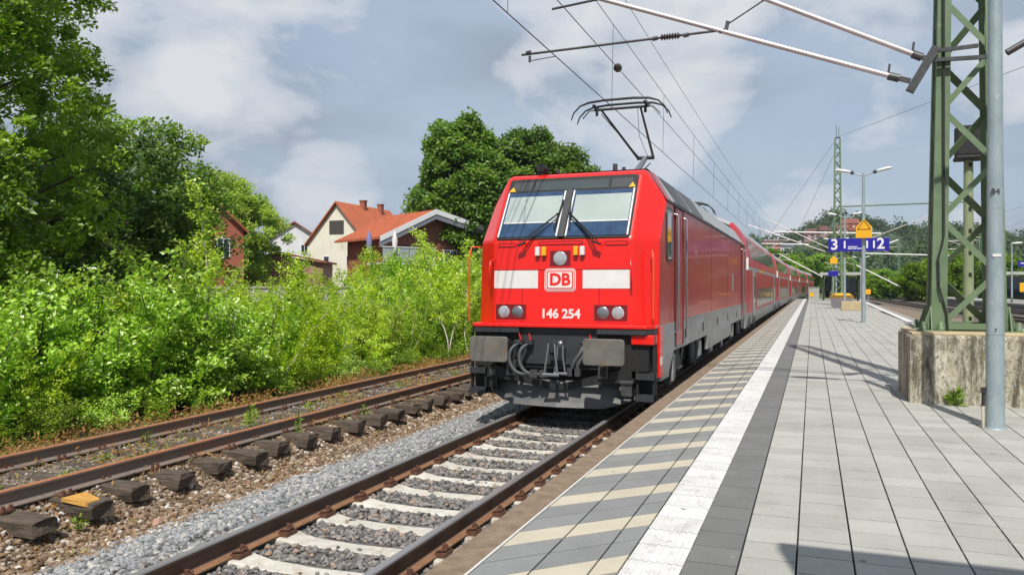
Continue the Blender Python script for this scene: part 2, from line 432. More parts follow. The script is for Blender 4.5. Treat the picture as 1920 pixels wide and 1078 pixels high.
for y in ys:
    for x in xs:
        z = float(gz(x)) + hill(x, y)
        if abs(x) > 20 or y > 110: z += .25*math.sin(x*.31+y*.17) + .2*math.sin(y*.23-x*.11) - .3
        g_v.append((x, y, z))
nx = len(xs)
for j in range(len(ys)-1):
    for i in range(nx-1):
        g_f.append((j*nx+i, j*nx+i+1, (j+1)*nx+i+1, (j+1)*nx+i))
        xm = (xs[i]+xs[i+1])/2; ym = ys[j]
        if ym > 260: k = 4
        elif -6.0 < xm < -1.9: k = 0
        elif -9.9 < xm < -6.0: k = 1
        elif -16 < xm < -9.9: k = 2
        elif xm > 2 and xm < 18 and ym < 125: k = 1
        else: k = 3 if ym > 120 or xm > 0 else 2
        g_m.append(k)
gme = np_mesh('ground', g_v, g_f, [M_ballast, M_brownbed, M_soil, M_grass, M_hill], matidx=g_m)
ground = link('ground', gme); ground['kind'] = 'structure'
ground['label'] = 'ground with ballast, dry soil and grass rising to wooded hills far away'

# ------------------------------------------------------------------ tracks
RAILP = [(-.075,0),(.075,0),(.075,.012),(.022,.030),(.010,.045),(.010,.125),(.034,.138),(.036,.160),(.030,.171),(-.030,.171),(-.036,.160),(-.034,.138),(-.010,.125),(-.010,.045),(-.022,.030),(-.075,.012)]
def rail_mesh(name, xf, off, ss, mats):
    n = len(RAILP); V = []; F = []; MI = []
    for k, s in enumerate(ss):
        x = xf(s)+off
        for (a, b) in RAILP: V.append((x+a, s, RZ-.171+b))
    for k in range(len(ss)-1):
        for j in range(n):
            F.append((k*n+j, (k+1)*n+j, (k+1)*n+(j+1)%n, k*n+(j+1)%n))
            MI.append(1 if j in (7,8,9) else (2 if j in (1,2,14,15) else 0))
    return np_mesh(name, V, F, mats, matidx=MI)
def add_track(name, label, xf, ss, mats):
    t = thing(name, label, None); t['kind'] = 'structure'
    for o_ in (-.7535, .7535): link('rail', rail_mesh('rail', xf, o_, ss, mats), t)
    return t
def srange(a, b, st): return list(np.arange(a, b+1e-6, st))
main_track = add_track('main_track', 'main railway track with pale concrete sleepers under the red train', lambda s: TC+cm(s), srange(1,50,3)+srange(54,250,7), [M_raildk, M_railtop, M_railfoot])
siding = add_track('disused_track', 'rusty disused railway track on black timber sleepers beside the bushes', lambda s: XL, srange(-1,60,3), [M_rustrail, M_rusttop, M_rustrail])
ss_r = srange(5,140,5)+srange(150,600,12)
rt1 = add_track('far_track', 'curving railway track nearest the right edge of the platform', xr1, ss_r, [M_raildk, M_railtop, M_raildk])
rt2 = add_track('far_track', 'curving railway track next to the opposite platform', xr2, ss_r, [M_raildk, M_railtop, M_raildk])

def conc_sleeper_mesh():
    st = [(-1.30,-.045,.10),(-1.27,-.025,.13),(-1.0,.0,.13),(-.62,.0,.125),(-.42,-.028,.108),(0,-.036,.10),(.42,-.028,.108),(.62,.0,.125),(1.0,.0,.13),(1.27,-.025,.13),(1.30,-.045,.10)]
    V = []; F = []
    for (x, z, hw) in st:
        V += [(x,-hw-.03,-.2),(x,-hw,z-.012),(x,-hw+.014,z),(x,hw-.014,z),(x,hw,z-.012),(x,hw+.03,-.2)]
    for k in range(len(st)-1):
        for j in range(5): F.append((k*6+j, k*6+j+1, (k+1)*6+j+1, (k+1)*6+j))
    m = MB(); m.add(V, [f[::-1] for f in F]); m.add(V[:6], [tuple(range(6))]); m.add(V[-6:], [tuple(range(6))[::-1]])
    return m.mesh('sleeper', M_concslp)
def clip_mesh(mat_):
    m = MB()
    for sd_ in (-1, 1):
        m.box(sd_*.085-.03 if sd_>0 else -.145, .145 if sd_>0 else -.055, -.075, .075, 0, .035)
        pts = [(sd_*.06,-.055,.04),(sd_*.10,-.06,.062),(sd_*.135,-.03,.05),(sd_*.12,0,.058),(sd_*.135,.03,.05),(sd_*.10,.06,.062),(sd_*.06,.055,.04)]
        m.tube(pts, .011, 5)
        m.tube([(sd_*.108,0,.03),(sd_*.108,0,.095)], .019, 6)
    return m.mesh('rail_fastening', mat_)
slp_me = conc_sleeper_mesh(); clip_me = clip_mesh(M_clip)
for k in range(78):
    s = 1.55 + .6*k
    o = link('sleeper', slp_me, main_track, (TC+cm(s), s, RZ-.176), random.gauss(0,.003))
    if s < 15:
        for sx in (-.7535, .7535): link('rail_fastening', clip_me, o, (sx, 0, .003))
def wood_mesh(seed, cut=0):
    r = random.Random(seed); V = []; F = []
    n = 8
    for k in range(n):
        x = -1.3 + 2.6*k/(n-1)
        if k == n-1: x += .05
        ring = [(-.128,-.15),(-.13,-.02),(-.105,.0),(.0,-.004),(.105,.0),(.13,-.02),(.128,-.15)]
        for (a, b) in ring:
            j = .010 if 0 < k < n-1 else .022
            V.append((x + (r.uniform(-.03,.03) if k in (0,n-1) else 0), a + r.uniform(-j,j)*1.3, b + r.uniform(-j,j)))
    m = len(ring)
    for k in range(n-1):
        for j in range(m): F.append((k*m+j, (k+1)*m+j, (k+1)*m+(j+1)%m, k*m+(j+1)%m))
    mb = MB(); mb.add(V, F); mb.add(V[:m], [tuple(range(m))]); mb.add(V[-m:], [tuple(range(m))[::-1]])
    return mb.mesh('timber_sleeper', M_wood)
wood_me = [wood_mesh(i) for i in range(6)]
chair_m = MB()
for sx in (-1,1):
    chair_m.box(sx*.07-.05, sx*.07+.05, -.07, .07, 0, .025)
    for sy in (-.04,.04): chair_m.tube([(sx*.095,sy,.02),(sx*.095,sy,.07)], .017, 6)
chair_me = chair_m.mesh('rail_fastening', M_clip)
for k in range(72):
    s = 1.0 + .625*k
    zz = RZ-.178 - abs(random.gauss(0,.006))
    o = link('timber_sleeper', wood_me[random.randrange(6)], siding, (XL+random.uniform(-.07,.09), s+random.uniform(-.03,.03), zz), random.gauss(0,.018))
    o.rotation_euler[0] = random.gauss(0,.02)
    if k == 8:
        w_ = MB(); w_.add([(.95,-.15,.0),(1.30,-.16,-.02),(1.32,.06,-.05),(1.0,.12,.02),(.95,-.15,.035),(1.28,-.15,.022),(1.27,.05,.0),(1.0,.10,.04)],
                 [(0,3,2,1),(4,5,6,7),(0,1,5,4),(1,2,6,5),(2,3,7,6),(3,0,4,7)])
        w_.build('split_wood', M_woodlight, o, label='bright orange split of fresh wood on a timber sleeper')
    if s < 24:
        for sx in (-.7535, .7535): link('rail_fastening', chair_me, o, (sx, 0, .003))
for t_, xf in ((rt1, xr1), (rt2, xr2)):
    m = MB()
    for s in np.arange(20, 160, .65): m.box(xf(s)-1.3, xf(s)+1.3, s-.13, s+.13, RZ-.3, RZ-.178)
    o = m.build('distant_sleepers', M_wood, t_); o['kind'] = 'stuff'
bedm = MB()
for xf in (xr1, xr2):
    for a, b in zip(ss_r[:-1], ss_r[1:]):
        for (u0, z0, u1, z1) in ((-2.15,-.73,-1.75,RZ-.20),(-1.75,RZ-.20,1.75,RZ-.20),(1.75,RZ-.20,2.13,-.73)):
            zo = .003 if xf is xr2 else 0
            bedm.add([(xf(a)+u0,a,z0+zo),(xf(a)+u1,a,z1+zo),(xf(b)+u1,b,z1+zo),(xf(b)+u0,b,z0+zo)], [(0,1,2,3)])
struct('track_bed', bedm, pm('brown_track_bed', (.15,.12,.10), (.09,.072,.06), 6, .95, bump=.02), 'brown ballast bed under the two right-hand tracks')

# ------------------------------------------------------------------ ballast stones
def ico():
    p = (1+5**.5)/2
    v = np.array([(-1,p,0),(1,p,0),(-1,-p,0),(1,-p,0),(0,-1,p),(0,1,p),(0,-1,-p),(0,1,-p),(p,0,-1),(p,0,1),(-p,0,-1),(-p,0,1)], float)
    v /= np.linalg.norm(v[0])
    f = np.array([(0,11,5),(0,5,1),(0,1,7),(0,7,10),(0,10,11),(1,5,9),(5,11,4),(11,10,2),(10,7,6),(7,1,8),(3,9,4),(3,4,2),(3,2,6),(3,6,8),(3,8,9),(4,9,5),(2,4,11),(6,2,10),(8,6,7),(9,8,1)])
    return v, f
ICO_V, ICO_F = ico()
OCT_V = np.array([(1,0,0),(-1,0,0),(0,1,0),(0,-1,0),(0,0,1),(0,0,-1)], float)
OCT_F = np.array([(0,2,4),(2,1,4),(1,3,4),(3,0,4),(2,0,5),(1,2,5),(3,1,5),(0,3,5)])
def rot_rand(n):
    q = rng.normal(size=(n,4)); q /= np.linalg.norm(q, axis=1)[:,None]; w_,x,y,z = q.T
    return np.stack([np.stack([1-2*(y*y+z*z),2*(x*y-z*w_),2*(x*z+y*w_)],-1), np.stack([2*(x*y+z*w_),1-2*(x*x+z*z),2*(y*z-x*w_)],-1), np.stack([2*(x*z-y*w_),2*(y*z+x*w_),1-2*(x*x+y*y)],-1)],1)
def stones(P, size, low=False):
    bv, bf = (OCT_V, OCT_F) if low else (ICO_V, ICO_F)
    n = len(P); k = len(bv)
    sc_ = (size[:,None]*rng.uniform(.6,1.15,(n,3)))[:,None,:]
    # snap shapes: squash a few directions to give flat facets
    base = np.repeat(bv[None], n, 0) * rng.uniform(.72,1.18,(n,k,1))
    base = base*sc_
    Rm = rot_rand(n)
    V = np.einsum('nij,nkj->nki', Rm, base); V[:,:,2] *= .8
    V += P[:,None,:]
    F = bf[None] + (np.arange(n)*k)[:,None,None]
    rn = np.repeat(rng.random(n), k)
    return V.reshape(-1,3), F.reshape(-1,3), rn
def stone_field(name, label, x0, x1, s0, s1, dens, smin, smax, mat_, keep=None, low_from=14, lift=.25, zf=gz):
    n = int((x1-x0)*(s1-s0)*dens)
    # denser near the camera
    x = rng.uniform(x0,x1,n); s = s0 + (s1-s0)*rng.random(n)
    sz = rng.uniform(smin, smax, n)/2
    z = zf(x) + sz*lift + rng.uniform(-.012,.016,n)
    ok = np.ones(n,bool) if keep is None else keep(x,s,sz)
    P = np.stack([x,s,z],1)[ok]; sz = sz[ok]
    near = P[:,1] < low_from
    Vs, Fs, Rs = [], [], []; off = 0
    for mask, low in ((near,False),(~near,True)):
        if mask.sum() == 0: continue
        V,F,r = stones(P[mask], sz[mask]*(1.25 if low else 1), low); Vs.append(V); Fs.append(F+off); Rs.append(r); off += len(V)
    o = link(name, np_mesh(name, np.concatenate(Vs), np.concatenate(Fs), mat_, rnd=np.concatenate(Rs)))
    tag(o, label, kind='stuff')
    return o
def on_sl(x, s, sz):
    ph = np.abs((s-1.55+.3) % .6 - .3)
    return ((ph > .135) | (rng.random(len(x)) < .035)) & (np.abs(np.abs(x-TC)-.7535) > .085)
stone_field('track_ballast', 'dark grey crushed stone between the pale sleepers', TC-1.32, TC+1.42, 2.6, 14, 900, .035, .07, M_stonedk, on_sl, 10)
stone_field('grey_ballast', 'fresh grey crushed stone beside the main track', -6.25, TC-1.22, 2.8, 15, 1150, .035, .075, M_stone, None, 11)
stone_field('grey_ballast', 'grey crushed stone running beside the red locomotive', -6.2, TC-1.3, 15, 34, 380, .05, .085, M_stone, None, 11)
stone_field('brown_ballast', 'old brown stones under the exposed timber sleeper ends', -7.45, -6.0, 3.0, 15, 800, .03, .085, M_stonebr, None, 10)
stone_field('brown_ballast', 'old brown stones beside the siding farther along', -7.2, -6.0, 15, 34, 350, .05, .085, M_stonebr, None, 10)
def off_rail(x, s, sz): return np.abs(np.abs(x-XL)-.7535) > .08
stone_field('siding_gravel', 'fine brown gravel between the rusty rails', -9.75, -6.95, 3.0, 24, 250, .02, .05, M_stonesd, off_rail, 9, lift=.3, zf=lambda x: gz(x)+.01)
# a few single stones that stand out
for (x, s, r_, c_, lb) in ((-6.35,6.35,.085,(.42,.25,.18),'pink rounded stone at the foot of the brown ballast slope'),(-7.0,5.7,.06,(.62,.60,.57),'white stone lying beside the rusty rail'),
                       (-6.9,7.4,.05,(.60,.58,.56),'small white stone behind a black timber sleeper end')):
    V,F,rn = stones(np.array([[x,s,float(gz(x))+r_*.55]]), np.array([r_]))
    o = link('stone', np_mesh('stone', V, F, pm('stone_paint', c_, tuple(v*.8 for v in c_), 20, .85), rnd=rn)); tag(o, lb, 'stone')

# ------------------------------------------------------------------ platform
plat = thing('platform', 'long station platform paved with pale slabs and a white tactile strip', None); plat['kind'] = 'structure'
m = MB()
S0, S1 = -8.0, 106.0
m.add([(-1.93,S0,-.9),(XR(S0)-.02,S0,-.9),(XR(S1)-.02,S1,-.9),(-1.93,S1,-.9),(-1.93,S0,-.04),(XR(S0)-.02,S0,-.04),(XR(S1)-.02,S1,-.04),(-1.93,S1,-.04)],
      [(0,3,2,1),(4,5,6,7),(0,1,5,4),(1,2,6,5),(2,3,7,6),(3,0,4,7)], 0)
m.build('platform_body', [M_joint], plat)
def quads_mesh(name, Q, mats, rn=None, ch=.001, th=.05, top=None):
    """Q (n,4,2) corners, each a chamfered slab"""
    Q = np.asarray(Q, float); n = len(Q)
    cen = Q.mean(1, keepdims=True)
    d = Q-cen; ln = np.linalg.norm(d, axis=2, keepdims=True)
    inner = Q - d/ln*ch*1.41
    t = np.zeros(n) if top is None else top
    V = np.zeros((n,12,3))
    V[:,0:4,:2] = Q; V[:,0:4,2] = (t-th)[:,None]
    V[:,4:8,:2] = Q; V[:,4:8,2] = (t-ch*.8)[:,None]
    V[:,8:12,:2] = inner; V[:,8:12,2] = t[:,None]
    f = [(8,9,10,11)] + [(i,(i+1)%4,4+(i+1)%4,4+i) for i in range(4)] + [(4+i,4+(i+1)%4,8+(i+1)%4,8+i) for i in range(4)]
    F = np.array(f)[None] + (np.arange(n)*12)[:,None,None]
    return np_mesh(name, V.reshape(-1,3), F.reshape(-1,4), mats, rnd=np.repeat(rng.random(n) if rn is None else rn, 12))
def cell(x0, x1, s, sk=0, gx=.0055, gy=.0070, p=.3):
    a = (x0+gx); b = (x1-gx)
    o0 = (a+1.725)*sk; o1 = (b+1.725)*sk
    return [(a, s+gy+o0), (b, s+gy+o1), (b, s+p-gy+o1), (a, s+p-gy+o0)]
def cam_vis(x, s):
    d = s*.9347 - x*.3556
    if d < 1: return False
    px = 960+1480*(s*.3556+x*.9347)/d; py = 537+1480*1.54/d
    return -60 < px < 1980 and py < 1140
P_ = .3
def lay(kind, cells, mats_of, limit=290, nm='slab', lab=None):
    """cells: (corners, material key). Nearest ones in view become single objects, the rest one mesh per kind"""
    vis = [(c, k) for c, k in cells if cam_vis(sum(q[0] for q in c)/4, sum(q[1] for q in c)/4)]
    vis.sort(key=lambda t: (sum(q[1] for q in t[0])/4)*.9347 - (sum(q[0] for q in t[0])/4)*.3556)
    near = vis[:limit]; ids = set(id(c) for c, k in near)
    rest = [(c, k) for c, k in cells if id(c) not in ids]
    cache = {}
    for c, k in near:
        x0, s0_ = c[0]
        key = (k, round(c[1][0]-x0,3), round(c[1][1]-s0_,3))
        if key not in cache:
            cache[key] = quads_mesh(nm, [[(q[0]-x0, q[1]-s0_) for q in c]], mats_of[k], rn=np.array([.0]))
        o = link(nm, cache[key], plat, (x0, s0_, random.uniform(-.0012,.0012)))
    for k in mats_of:
        Q = [c for c, kk in rest if kk == k]
        if Q:
            o = link(nm+'_field', quads_mesh(nm+'_field', Q, mats_of[k], top=rng.uniform(-.0015,.0015,len(Q))), plat); o['kind'] = 'stuff'
# hatched edge slabs, cut at 45 degrees: one sand-yellow row, two grey rows
cells = []
for (x0, x1) in ((-1.725,-1.425),(-1.425,-1.125),(-1.125,-.98)):
    for i in range(-2, 345):
        s = .747 + .3*i
        cells.append((cell(x0,x1,s,1.0), 'y' if i % 3 == 0 else 'g'))
lay('hatch', cells, {'y': M_slabye, 'g': M_slabgy}, 280, 'hatched_slab')
cells = []
for i in range(345):
    cells.append((cell(-.667,-.383,.9+.3*i), 'd'))
lay('dark', cells, {'d': M_slabdk}, 120, 'dark_slab')
cells = []
for kx in range(19):
    x0 = -.383+.3*kx; st = random.uniform(0,.3)
    for i in range(346):
        s = .6+.3*i+st
        if x0+.3 > XR(s)-.66: continue
        cells.append((cell(x0,x0+.3,s), 'p'))
lay('pale', cells, {'p': M_slab}, 295, 'paving_slab')
# white tactile strip with ribs
def tactile(x0, s, nr=6):
    V=[];F=[]
    w_=.313-.006; p=.3-.019
    prof=[(0,-.05),(0,-.006)]
    for r_ in range(nr):
        a=.012+(w_-.024)*r_/nr; b=(w_-.024)/nr
        prof += [(a,-.0055),(a+b*.14,.0),(a+b*.5,.0),(a+b*.64,-.0055)]
    prof += [(w_,-.006),(w_,-.05)]
    V=[(x0+a,s,z) for a,z in prof]+[(x0+a,s+p,z) for a,z in prof]
    n=len(prof); F=[(i,i+n,i+n+1,i+1) for i in range(n-1)]
    return V,[f[::-1] for f in F], prof, n
tv,tf,prof,n_ = tactile(0,0)
mb=MB(); mb.add(tv,tf); mb.add(tv[:n_],[tuple(range(n_))]); mb.add(tv[n_:],[tuple(range(n_))[::-1]])
tme = mb.mesh('tactile_slab', M_slabwh)
tact_near = 60
for i in range(tact_near):
    link('tactile_slab', tme, plat, (-.98+.003, 1.13+.3*i, random.uniform(-.001,.001)))
mb=MB()
for i in range(tact_near, 345):
    V=[(v[0]-.977, v[1]+1.13+.3*i, v[2]) for v in tv]; mb.add(V,tf)
o=mb.build('tactile_slab_field', M_slabwh, plat); o['kind']='stuff'
# edge line, kerb, right-hand edge
m=MB(); m.box(-1.742,-1.727,S0,S1,-.03,.0015); m.build('edge_strip', M_line, plat)
m=MB()
ks=srange(S0,S1,1.0)
for a,b in zip(ks[:-1],ks[1:]):
    j=random.uniform(-.004,.004)
    m.box(-1.955+j,-1.744,a+.003,b-.003,-.20,-.004+j*.3)
o=m.build('kerb_stone_row', M_kerb, plat, bevel=.006); o['kind']='stuff'
m=MB(); m.box(-1.90,-1.80,S0,S1,-.9,-.2); m.build('platform_wall', M_conc, plat)
m=MB(); m2=MB()
for a,b in zip(srange(S0,100,6), srange(S0+6,106,6)):
    for (mm,u0,u1,zt) in ((m,-.64,-.34,.0),(m2,-.335,.0,-.001)):
        mm.add([(XR(a)+u0,a,-.05),(XR(a)+u1,a,-.05),(XR(b)+u1,b,-.05),(XR(b)+u0,b,-.05),(XR(a)+u0,a,zt),(XR(a)+u1,a,zt),(XR(b)+u1,b,zt),(XR(b)+u0,b,zt)],
           [(4,5,6,7),(0,1,5,4),(1,2,6,5),(2,3,7,6),(3,0,4,7)])
m.build('white_strip', M_slabwh, plat); m2.build('kerb_edge', pm('pale_kerb',(.30,.28,.25),(.22,.2,.18),6,.9), plat)
# ------------------------------------------------------------------ text
def text_mesh(s, size, mat_, bold=0.0, depth=.003, align='CENTER'):
    cu = bpy.data.curves.new('lettering', 'FONT'); cu.body = s; cu.size = size; cu.offset = bold; cu.extrude = depth
    cu.align_x = align; cu.align_y = 'CENTER'; cu.resolution_u = 3
    o = bpy.data.objects.new('tmp_text', cu); col.objects.link(o)
    bpy.context.view_layer.update()
    me = bpy.data.meshes.new_from_object(o.evaluated_get(bpy.context.evaluated_depsgraph_get()))
    bpy.data.objects.remove(o); bpy.data.curves.remove(cu)
    me.materials.clear(); me.materials.append(mat_); me.name = 'lettering'
    return me
def basis(o, u, v):
    u = Vector(u).normalized(); v = Vector(v); v = (v-u*v.dot(u)).normalized(); n = u.cross(v)
    M = Matrix.Identity(4)
    for i in range(3): M[i][0]=u[i]; M[i][1]=v[i]; M[i][2]=n[i]; M[i][3]=o[i]
    return M
def mlink(name, me, parent, M, label=None):
    o = bpy.data.objects.new(name, me); col.objects.link(o); o.parent = parent; o.matrix_local = M
    if label: o['label'] = label
    return o

def smooth_pts(p, n=5):
    p=[Vector(q) for q in p]; q=[p[0]*2-p[1]]+p+[p[-1]*2-p[-2]]; o=[]
    for i in range(1,len(q)-2):
        for k in range(n):
            t=k/n; a,b,c,d=q[i-1],q[i],q[i+1],q[i+2]
            o.append(.5*((2*b)+(-a+c)*t+(2*a-5*b+4*c-d)*t*t+(-a+3*b-3*c+d)*t**3))
    return o+[p[-1]]
# ------------------------------------------------------------------ locomotive
LO = (TC, 11.5, RZ)
loco = thing('locomotive', 'red electric locomotive with raised pantograph and white 146 254 on its nose', 'locomotive', LO)
F0=(.10,1.40); F1=(.15,2.71); F2=(.90,3.80)
HW=1.475; BACK=17.75
def nose(yf):          # nose ring list: yf maps local y (allows a mirrored rear)
    return {
     'f0':(1.10,yf(.10),1.40),'f1':(1.11,yf(.15),2.71),'f2':(1.13,yf(.90),3.80),
     'c0':(HW,yf(.42),1.40),'c1':(HW,yf(.52),2.71),'c2':(HW,yf(1.10),3.36),'r2':(1.16,yf(1.05),3.86),
     'b0':(HW,yf(.42),.98),'g0':(1.10,yf(.10),.98)}
m = MB()
A = nose(lambda y: y); B = nose(lambda y: BACK-y)
def sym(face, mat_=0):
    m.add(face, [tuple(range(len(face)))], mat_)
    m.add([(-a,b,c) for a,b,c in face][::-1], [tuple(range(len(face)))], mat_)
for K, fl in ((A,False),(B,True)):
    def q(*ks, mt=0):
        f=[K[k] for k in ks]
        sym(f if not fl else f[::-1], mt)
    neg=lambda p:(-p[0],p[1],p[2])
    def cf(a,b,c,d):
        f=[a,b,c,d]; m.add(f if not fl else f[::-1],[(0,1,2,3)],0)
    cf(neg(K['g0']),K['g0'],K['f0'],neg(K['f0']))
    cf(neg(K['f0']),K['f0'],K['f1'],neg(K['f1']))
    cf(neg(K['f1']),K['f1'],K['f2'],neg(K['f2']))
    cf(neg(K['f2']),K['f2'],K['r2'],neg(K['r2']))
    q('g0','b0','c0','f0'); q('f0','c0','c1','f1'); q('f1','c1','c2','f2'); q('f2','c2','r2')
# sides
sym([A['b0'],B['b0'],B['c0'],A['c0']],1); sym([A['c0'],B['c0'],B['c1'],A['c1']],1); sym([A['c1'],B['c1'],B['c2'],A['c2']],1)
# shoulder and roof
sym([A['c2'],B['c2'],B['r2'],A['r2']],2); 
m.add([(-1.16,1.05,3.86),(1.16,1.05,3.86),(1.16,BACK-1.05,3.86),(-1.16,BACK-1.05,3.86)],[(0,1,2,3)],2)
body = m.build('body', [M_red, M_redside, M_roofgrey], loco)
bm_ = __import__('bmesh').new(); bmesh = __import__('bmesh')
bm_.from_mesh(body.data); bmesh.ops.remove_doubles(bm_, verts=bm_.verts, dist=.0005); bmesh.ops.recalc_face_normals(bm_, faces=bm_.faces)
bm_.to_mesh(body.data); bm_.free()
for p in body.data.polygons: p.use_smooth = True
b = body.modifiers.new('bevel','BEVEL'); b.width=.055; b.segments=4; b.limit_method='ANGLE'; b.angle_limit=R(8); b.harden_normals=True
# red cab roof pieces over the grey shoulder
for y0,y1 in ((1.08,1.7),(BACK-2.5,BACK-1.08)):
    m=MB()
    for sx in (-1,1):
        dz=(-.06) if y0<5 else 0
        yy0,yy1 = y0,y1
        lo = (yy1-.2 if y0<5 else yy0-1.0)
        a=[(sx*(HW+.006),yy0,3.36),(sx*(HW+.006),lo if y0<5 else yy1,3.36),(sx*1.165,yy1,3.875),(sx*1.165,yy0,3.875)] if y0<5 else [(sx*(HW+.006),lo,3.36),(sx*(HW+.006),yy1,3.36),(sx*1.165,yy1,3.875),(sx*1.165,yy0,3.875)]
        m.add(a,[(0,1,2,3) if sx>0 else (3,2,1,0)],0)
    m.add([(-1.165,y0,3.875),(1.165,y0,3.875),(1.165,y1,3.875),(-1.165,y1,3.875)],[(0,1,2,3)],0)
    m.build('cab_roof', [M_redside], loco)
# roof shoulder grille panels
for k in range(7):
    y0=1.75+k*1.98
    m=MB()
    Mx=basis((HW+.012,y0,3.40),(0,1,0),(-.315,0,.47))
    m.box(0,1.85,0,.55,-.03,.0,0,Mx)
    for j in range(11 if k<2 else 0): m.box(.05,1.8,.03+j*.047,.055+j*.047,0,.012,1,Mx)
    m.build('roof_grille',[M_roofgrey,M_arm],loco)
m=MB(); m.box(-.95,.95,7.3,11.5,3.86,3.98); m.build('roof_equipment_case',M_roofgrey,loco,bevel=.03)
# skirt: grey lower side
for sx in (-1,1):
    m=MB()
    x0,x1=(HW-.06,HW+.003) if sx>0 else (-HW-.003,-HW+.06)
    def pan(ya,yb,z0,z1): m.box(x0,x1,ya,yb,z0,z1,0)
    pan(.47,BACK-.47,.93,1.40)
    pan(.47,1.25,.55,.93)
    # arch edges over the bogies
    for ya in (2.05,): pass
    for (a,b_) in ((6.2,11.6),): pan(a,b_,.62,.93)
    pan(BACK-1.25,BACK-.47,.55,.93)
    m.add([(x1 if sx>0 else x0,1.25,.93),(x1 if sx>0 else x0,1.25,.62),(x1 if sx>0 else x0,1.7,.93)],[(0,1,2) if sx>0 else (2,1,0)],0)
    m.build('side_skirt',[M_skirt],loco)
m=MB()
for y in (2.95,5.4,8.1,10.6,13.2): m.box(HW,HW+.008,y,y+.16,1.06,1.24)
m.build('skirt_vent',M_black,loco)['kind']='stuff'
m=MB(); m.box(HW-.02,HW+.014,.38,.62,.62,1.38,0); m.box(HW+.014,HW+.02,.42,.60,.80,.92,1); m.build('corner_panel',[M_red,M_white],loco)
# shoulder rain strip
m=MB(); m.box(HW,HW+.02,1.15,BACK-1.1,3.34,3.375); m.build('rain_strip',M_grime,loco)
m=MB(); m.box(HW,HW+.006,3.6,BACK-1.3,1.395,1.42); m.build('waist_strip',M_skirt,loco)
# windscreen group on the sloped face
MU=basis((0,F1[0],F1[1]),(1,0,0),(0,F2[0]-F1[0],F2[1]-F1[1]))
ML=basis((0,F0[0],F0[1]),(1,0,0),(0,F1[0]-F0[0],F1[1]-F0[1]))
def q3(name,mats,M,parts,parent=loco,label=None,bevel=0):
    m=MB()
    for (poly,d0,d1,mt) in parts: m.prism(poly,d0,d1,mt,M)
    return m.build(name,mats,parent,label=label,bevel=bevel)
def rect(u0,u1,v0,v1): return [(u0,v0),(u1,v0),(u1,v1),(u0,v1)]
wf=q3('windscreen_frame',[M_black],MU,[(rrect(2.16,1.26,.05,3,0,.645),-.01,.014,0)])
q3('destination_display',[M_display,M_dkgrey],MU,[(rect(-.62,.62,1.01,1.20),.014,.020,0),(rect(-1.0,-.66,1.01,1.20),.014,.018,1),(rect(.66,1.0,1.01,1.20),.014,.018,1)],label='dark destination display above the windscreen')
for sx in (-1,1):
    a,b_=(.085,1.035) if sx>0 else (-1.035,-.085)
    p=q3('windscreen_pane',[M_glassblue],MU,[(rect(a,b_,.055,.965),.014,.024,0)])
    q3('sun_blind',[M_blind,M_white],MU,[(rect(a+.03,b_-.02,.335,.875),.0245,.028,0),(rect(a+.03,b_-.02,.32,.338),.0245,.034,1)],parent=p)
    q3('pane_edging',[M_white],MU,[(rect(b_-.005,b_+.018,.05,.97) if sx>0 else rect(a-.018,a+.005,.05,.97),.014,.036,0)])
    q3('pane_edging',[M_white],MU,[(rect(a-.022,a+.002,.05,.97) if sx>0 else rect(b_-.002,b_+.022,.05,.97),.014,.036,0)])
    q3('warning_triangle',[M_yellow,M_black],MU,[([(sx*1.0-.055,1.0),(sx*1.0+.055,1.0),(sx*1.0,1.10)],.02,.026,0)],label='small yellow triangle at the windscreen corner')
m=MB()
for u0,u1 in ((-.05,.05),): m.prism(rect(u0,u1,.03,.98),.014,.05,0,MU)
m.build('centre_post',[M_dkgrey],loco)
# wipers
for sx in (-1,1):
    m=MB()
    def P2(u,v,d): return tuple(MU@Vector((u,v,d)))
    for o_ in (0,.055): m.bar(P2(sx*(.62-o_),-.11,.09),P2(sx*(.10-o_*.4),.44+o_*.3,.10),.018,.014)
    m.bar(P2(sx*.12,.16,.075),P2(sx*.06,.74,.075),.022,.018)
    m.bar(P2(sx*.66,-.14,.05),P2(sx*.54,-.10,.07),.05,.03)
    m.bar(P2(sx*.12,.44,.1),P2(sx*.09,.44,.07),.03,.03)
    m.build('wiper',M_black,loco)
# front recesses
def slot(u,v,w_,h): q3('front_grille',[M_dkred,M_red],ML,[(rrect(w_,h,h/2-.002,4,u,v),.0,.006,0),(rrect(w_-.03,h-.03,(h-.03)/2-.002,4,u,v),.006,.010,1)])
slot(-.88,1.24,.30,.07); slot(.88,1.24,.36,.07); slot(0,1.26,.72,.065)
# logo
q3('logo_field',[M_white,M_dkred,M_red],ML,[(rrect(.50,.355,.06,4,0,.69),.0,.006,0),(rrect(.475,.33,.05,4,0,.69),.006,.010,2),(rrect(.455,.31,.045,4,0,.69),.010,.013,0),
    (rrect(.425,.28,.035,4,0,.69),.013,.016,2),(rrect(.39,.245,.025,4,0,.69),.016,.019,0)],label='white rounded badge with red letters DB')
mlink('lettering',text_mesh('DB',.255,M_red,.009,.002),loco,ML@Matrix.Translation((0,.69,.021)),'red letters DB on a white badge')
mlink('lettering',text_mesh('146 254',.195,M_white,.006,.002),loco,ML@Matrix.Translation((0.01,.165,.006)),'white running number 146 254')
for a,b_ in ((-1.09,-.36),(.36,1.09)):
    q3('white_nose_panel',[M_white],ML,[(rect(a,b_,.56,.84),.0,.006,0)])
m=MB(); m.prism(rect(-1.1,1.1,.845,.853),.0,.004,0,ML)
for u in (-.62,.62): m.prism(rect(u-.004,u+.004,.0,.56),.0,.004,0,ML)
m.build('panel_seam',M_dkred,loco)
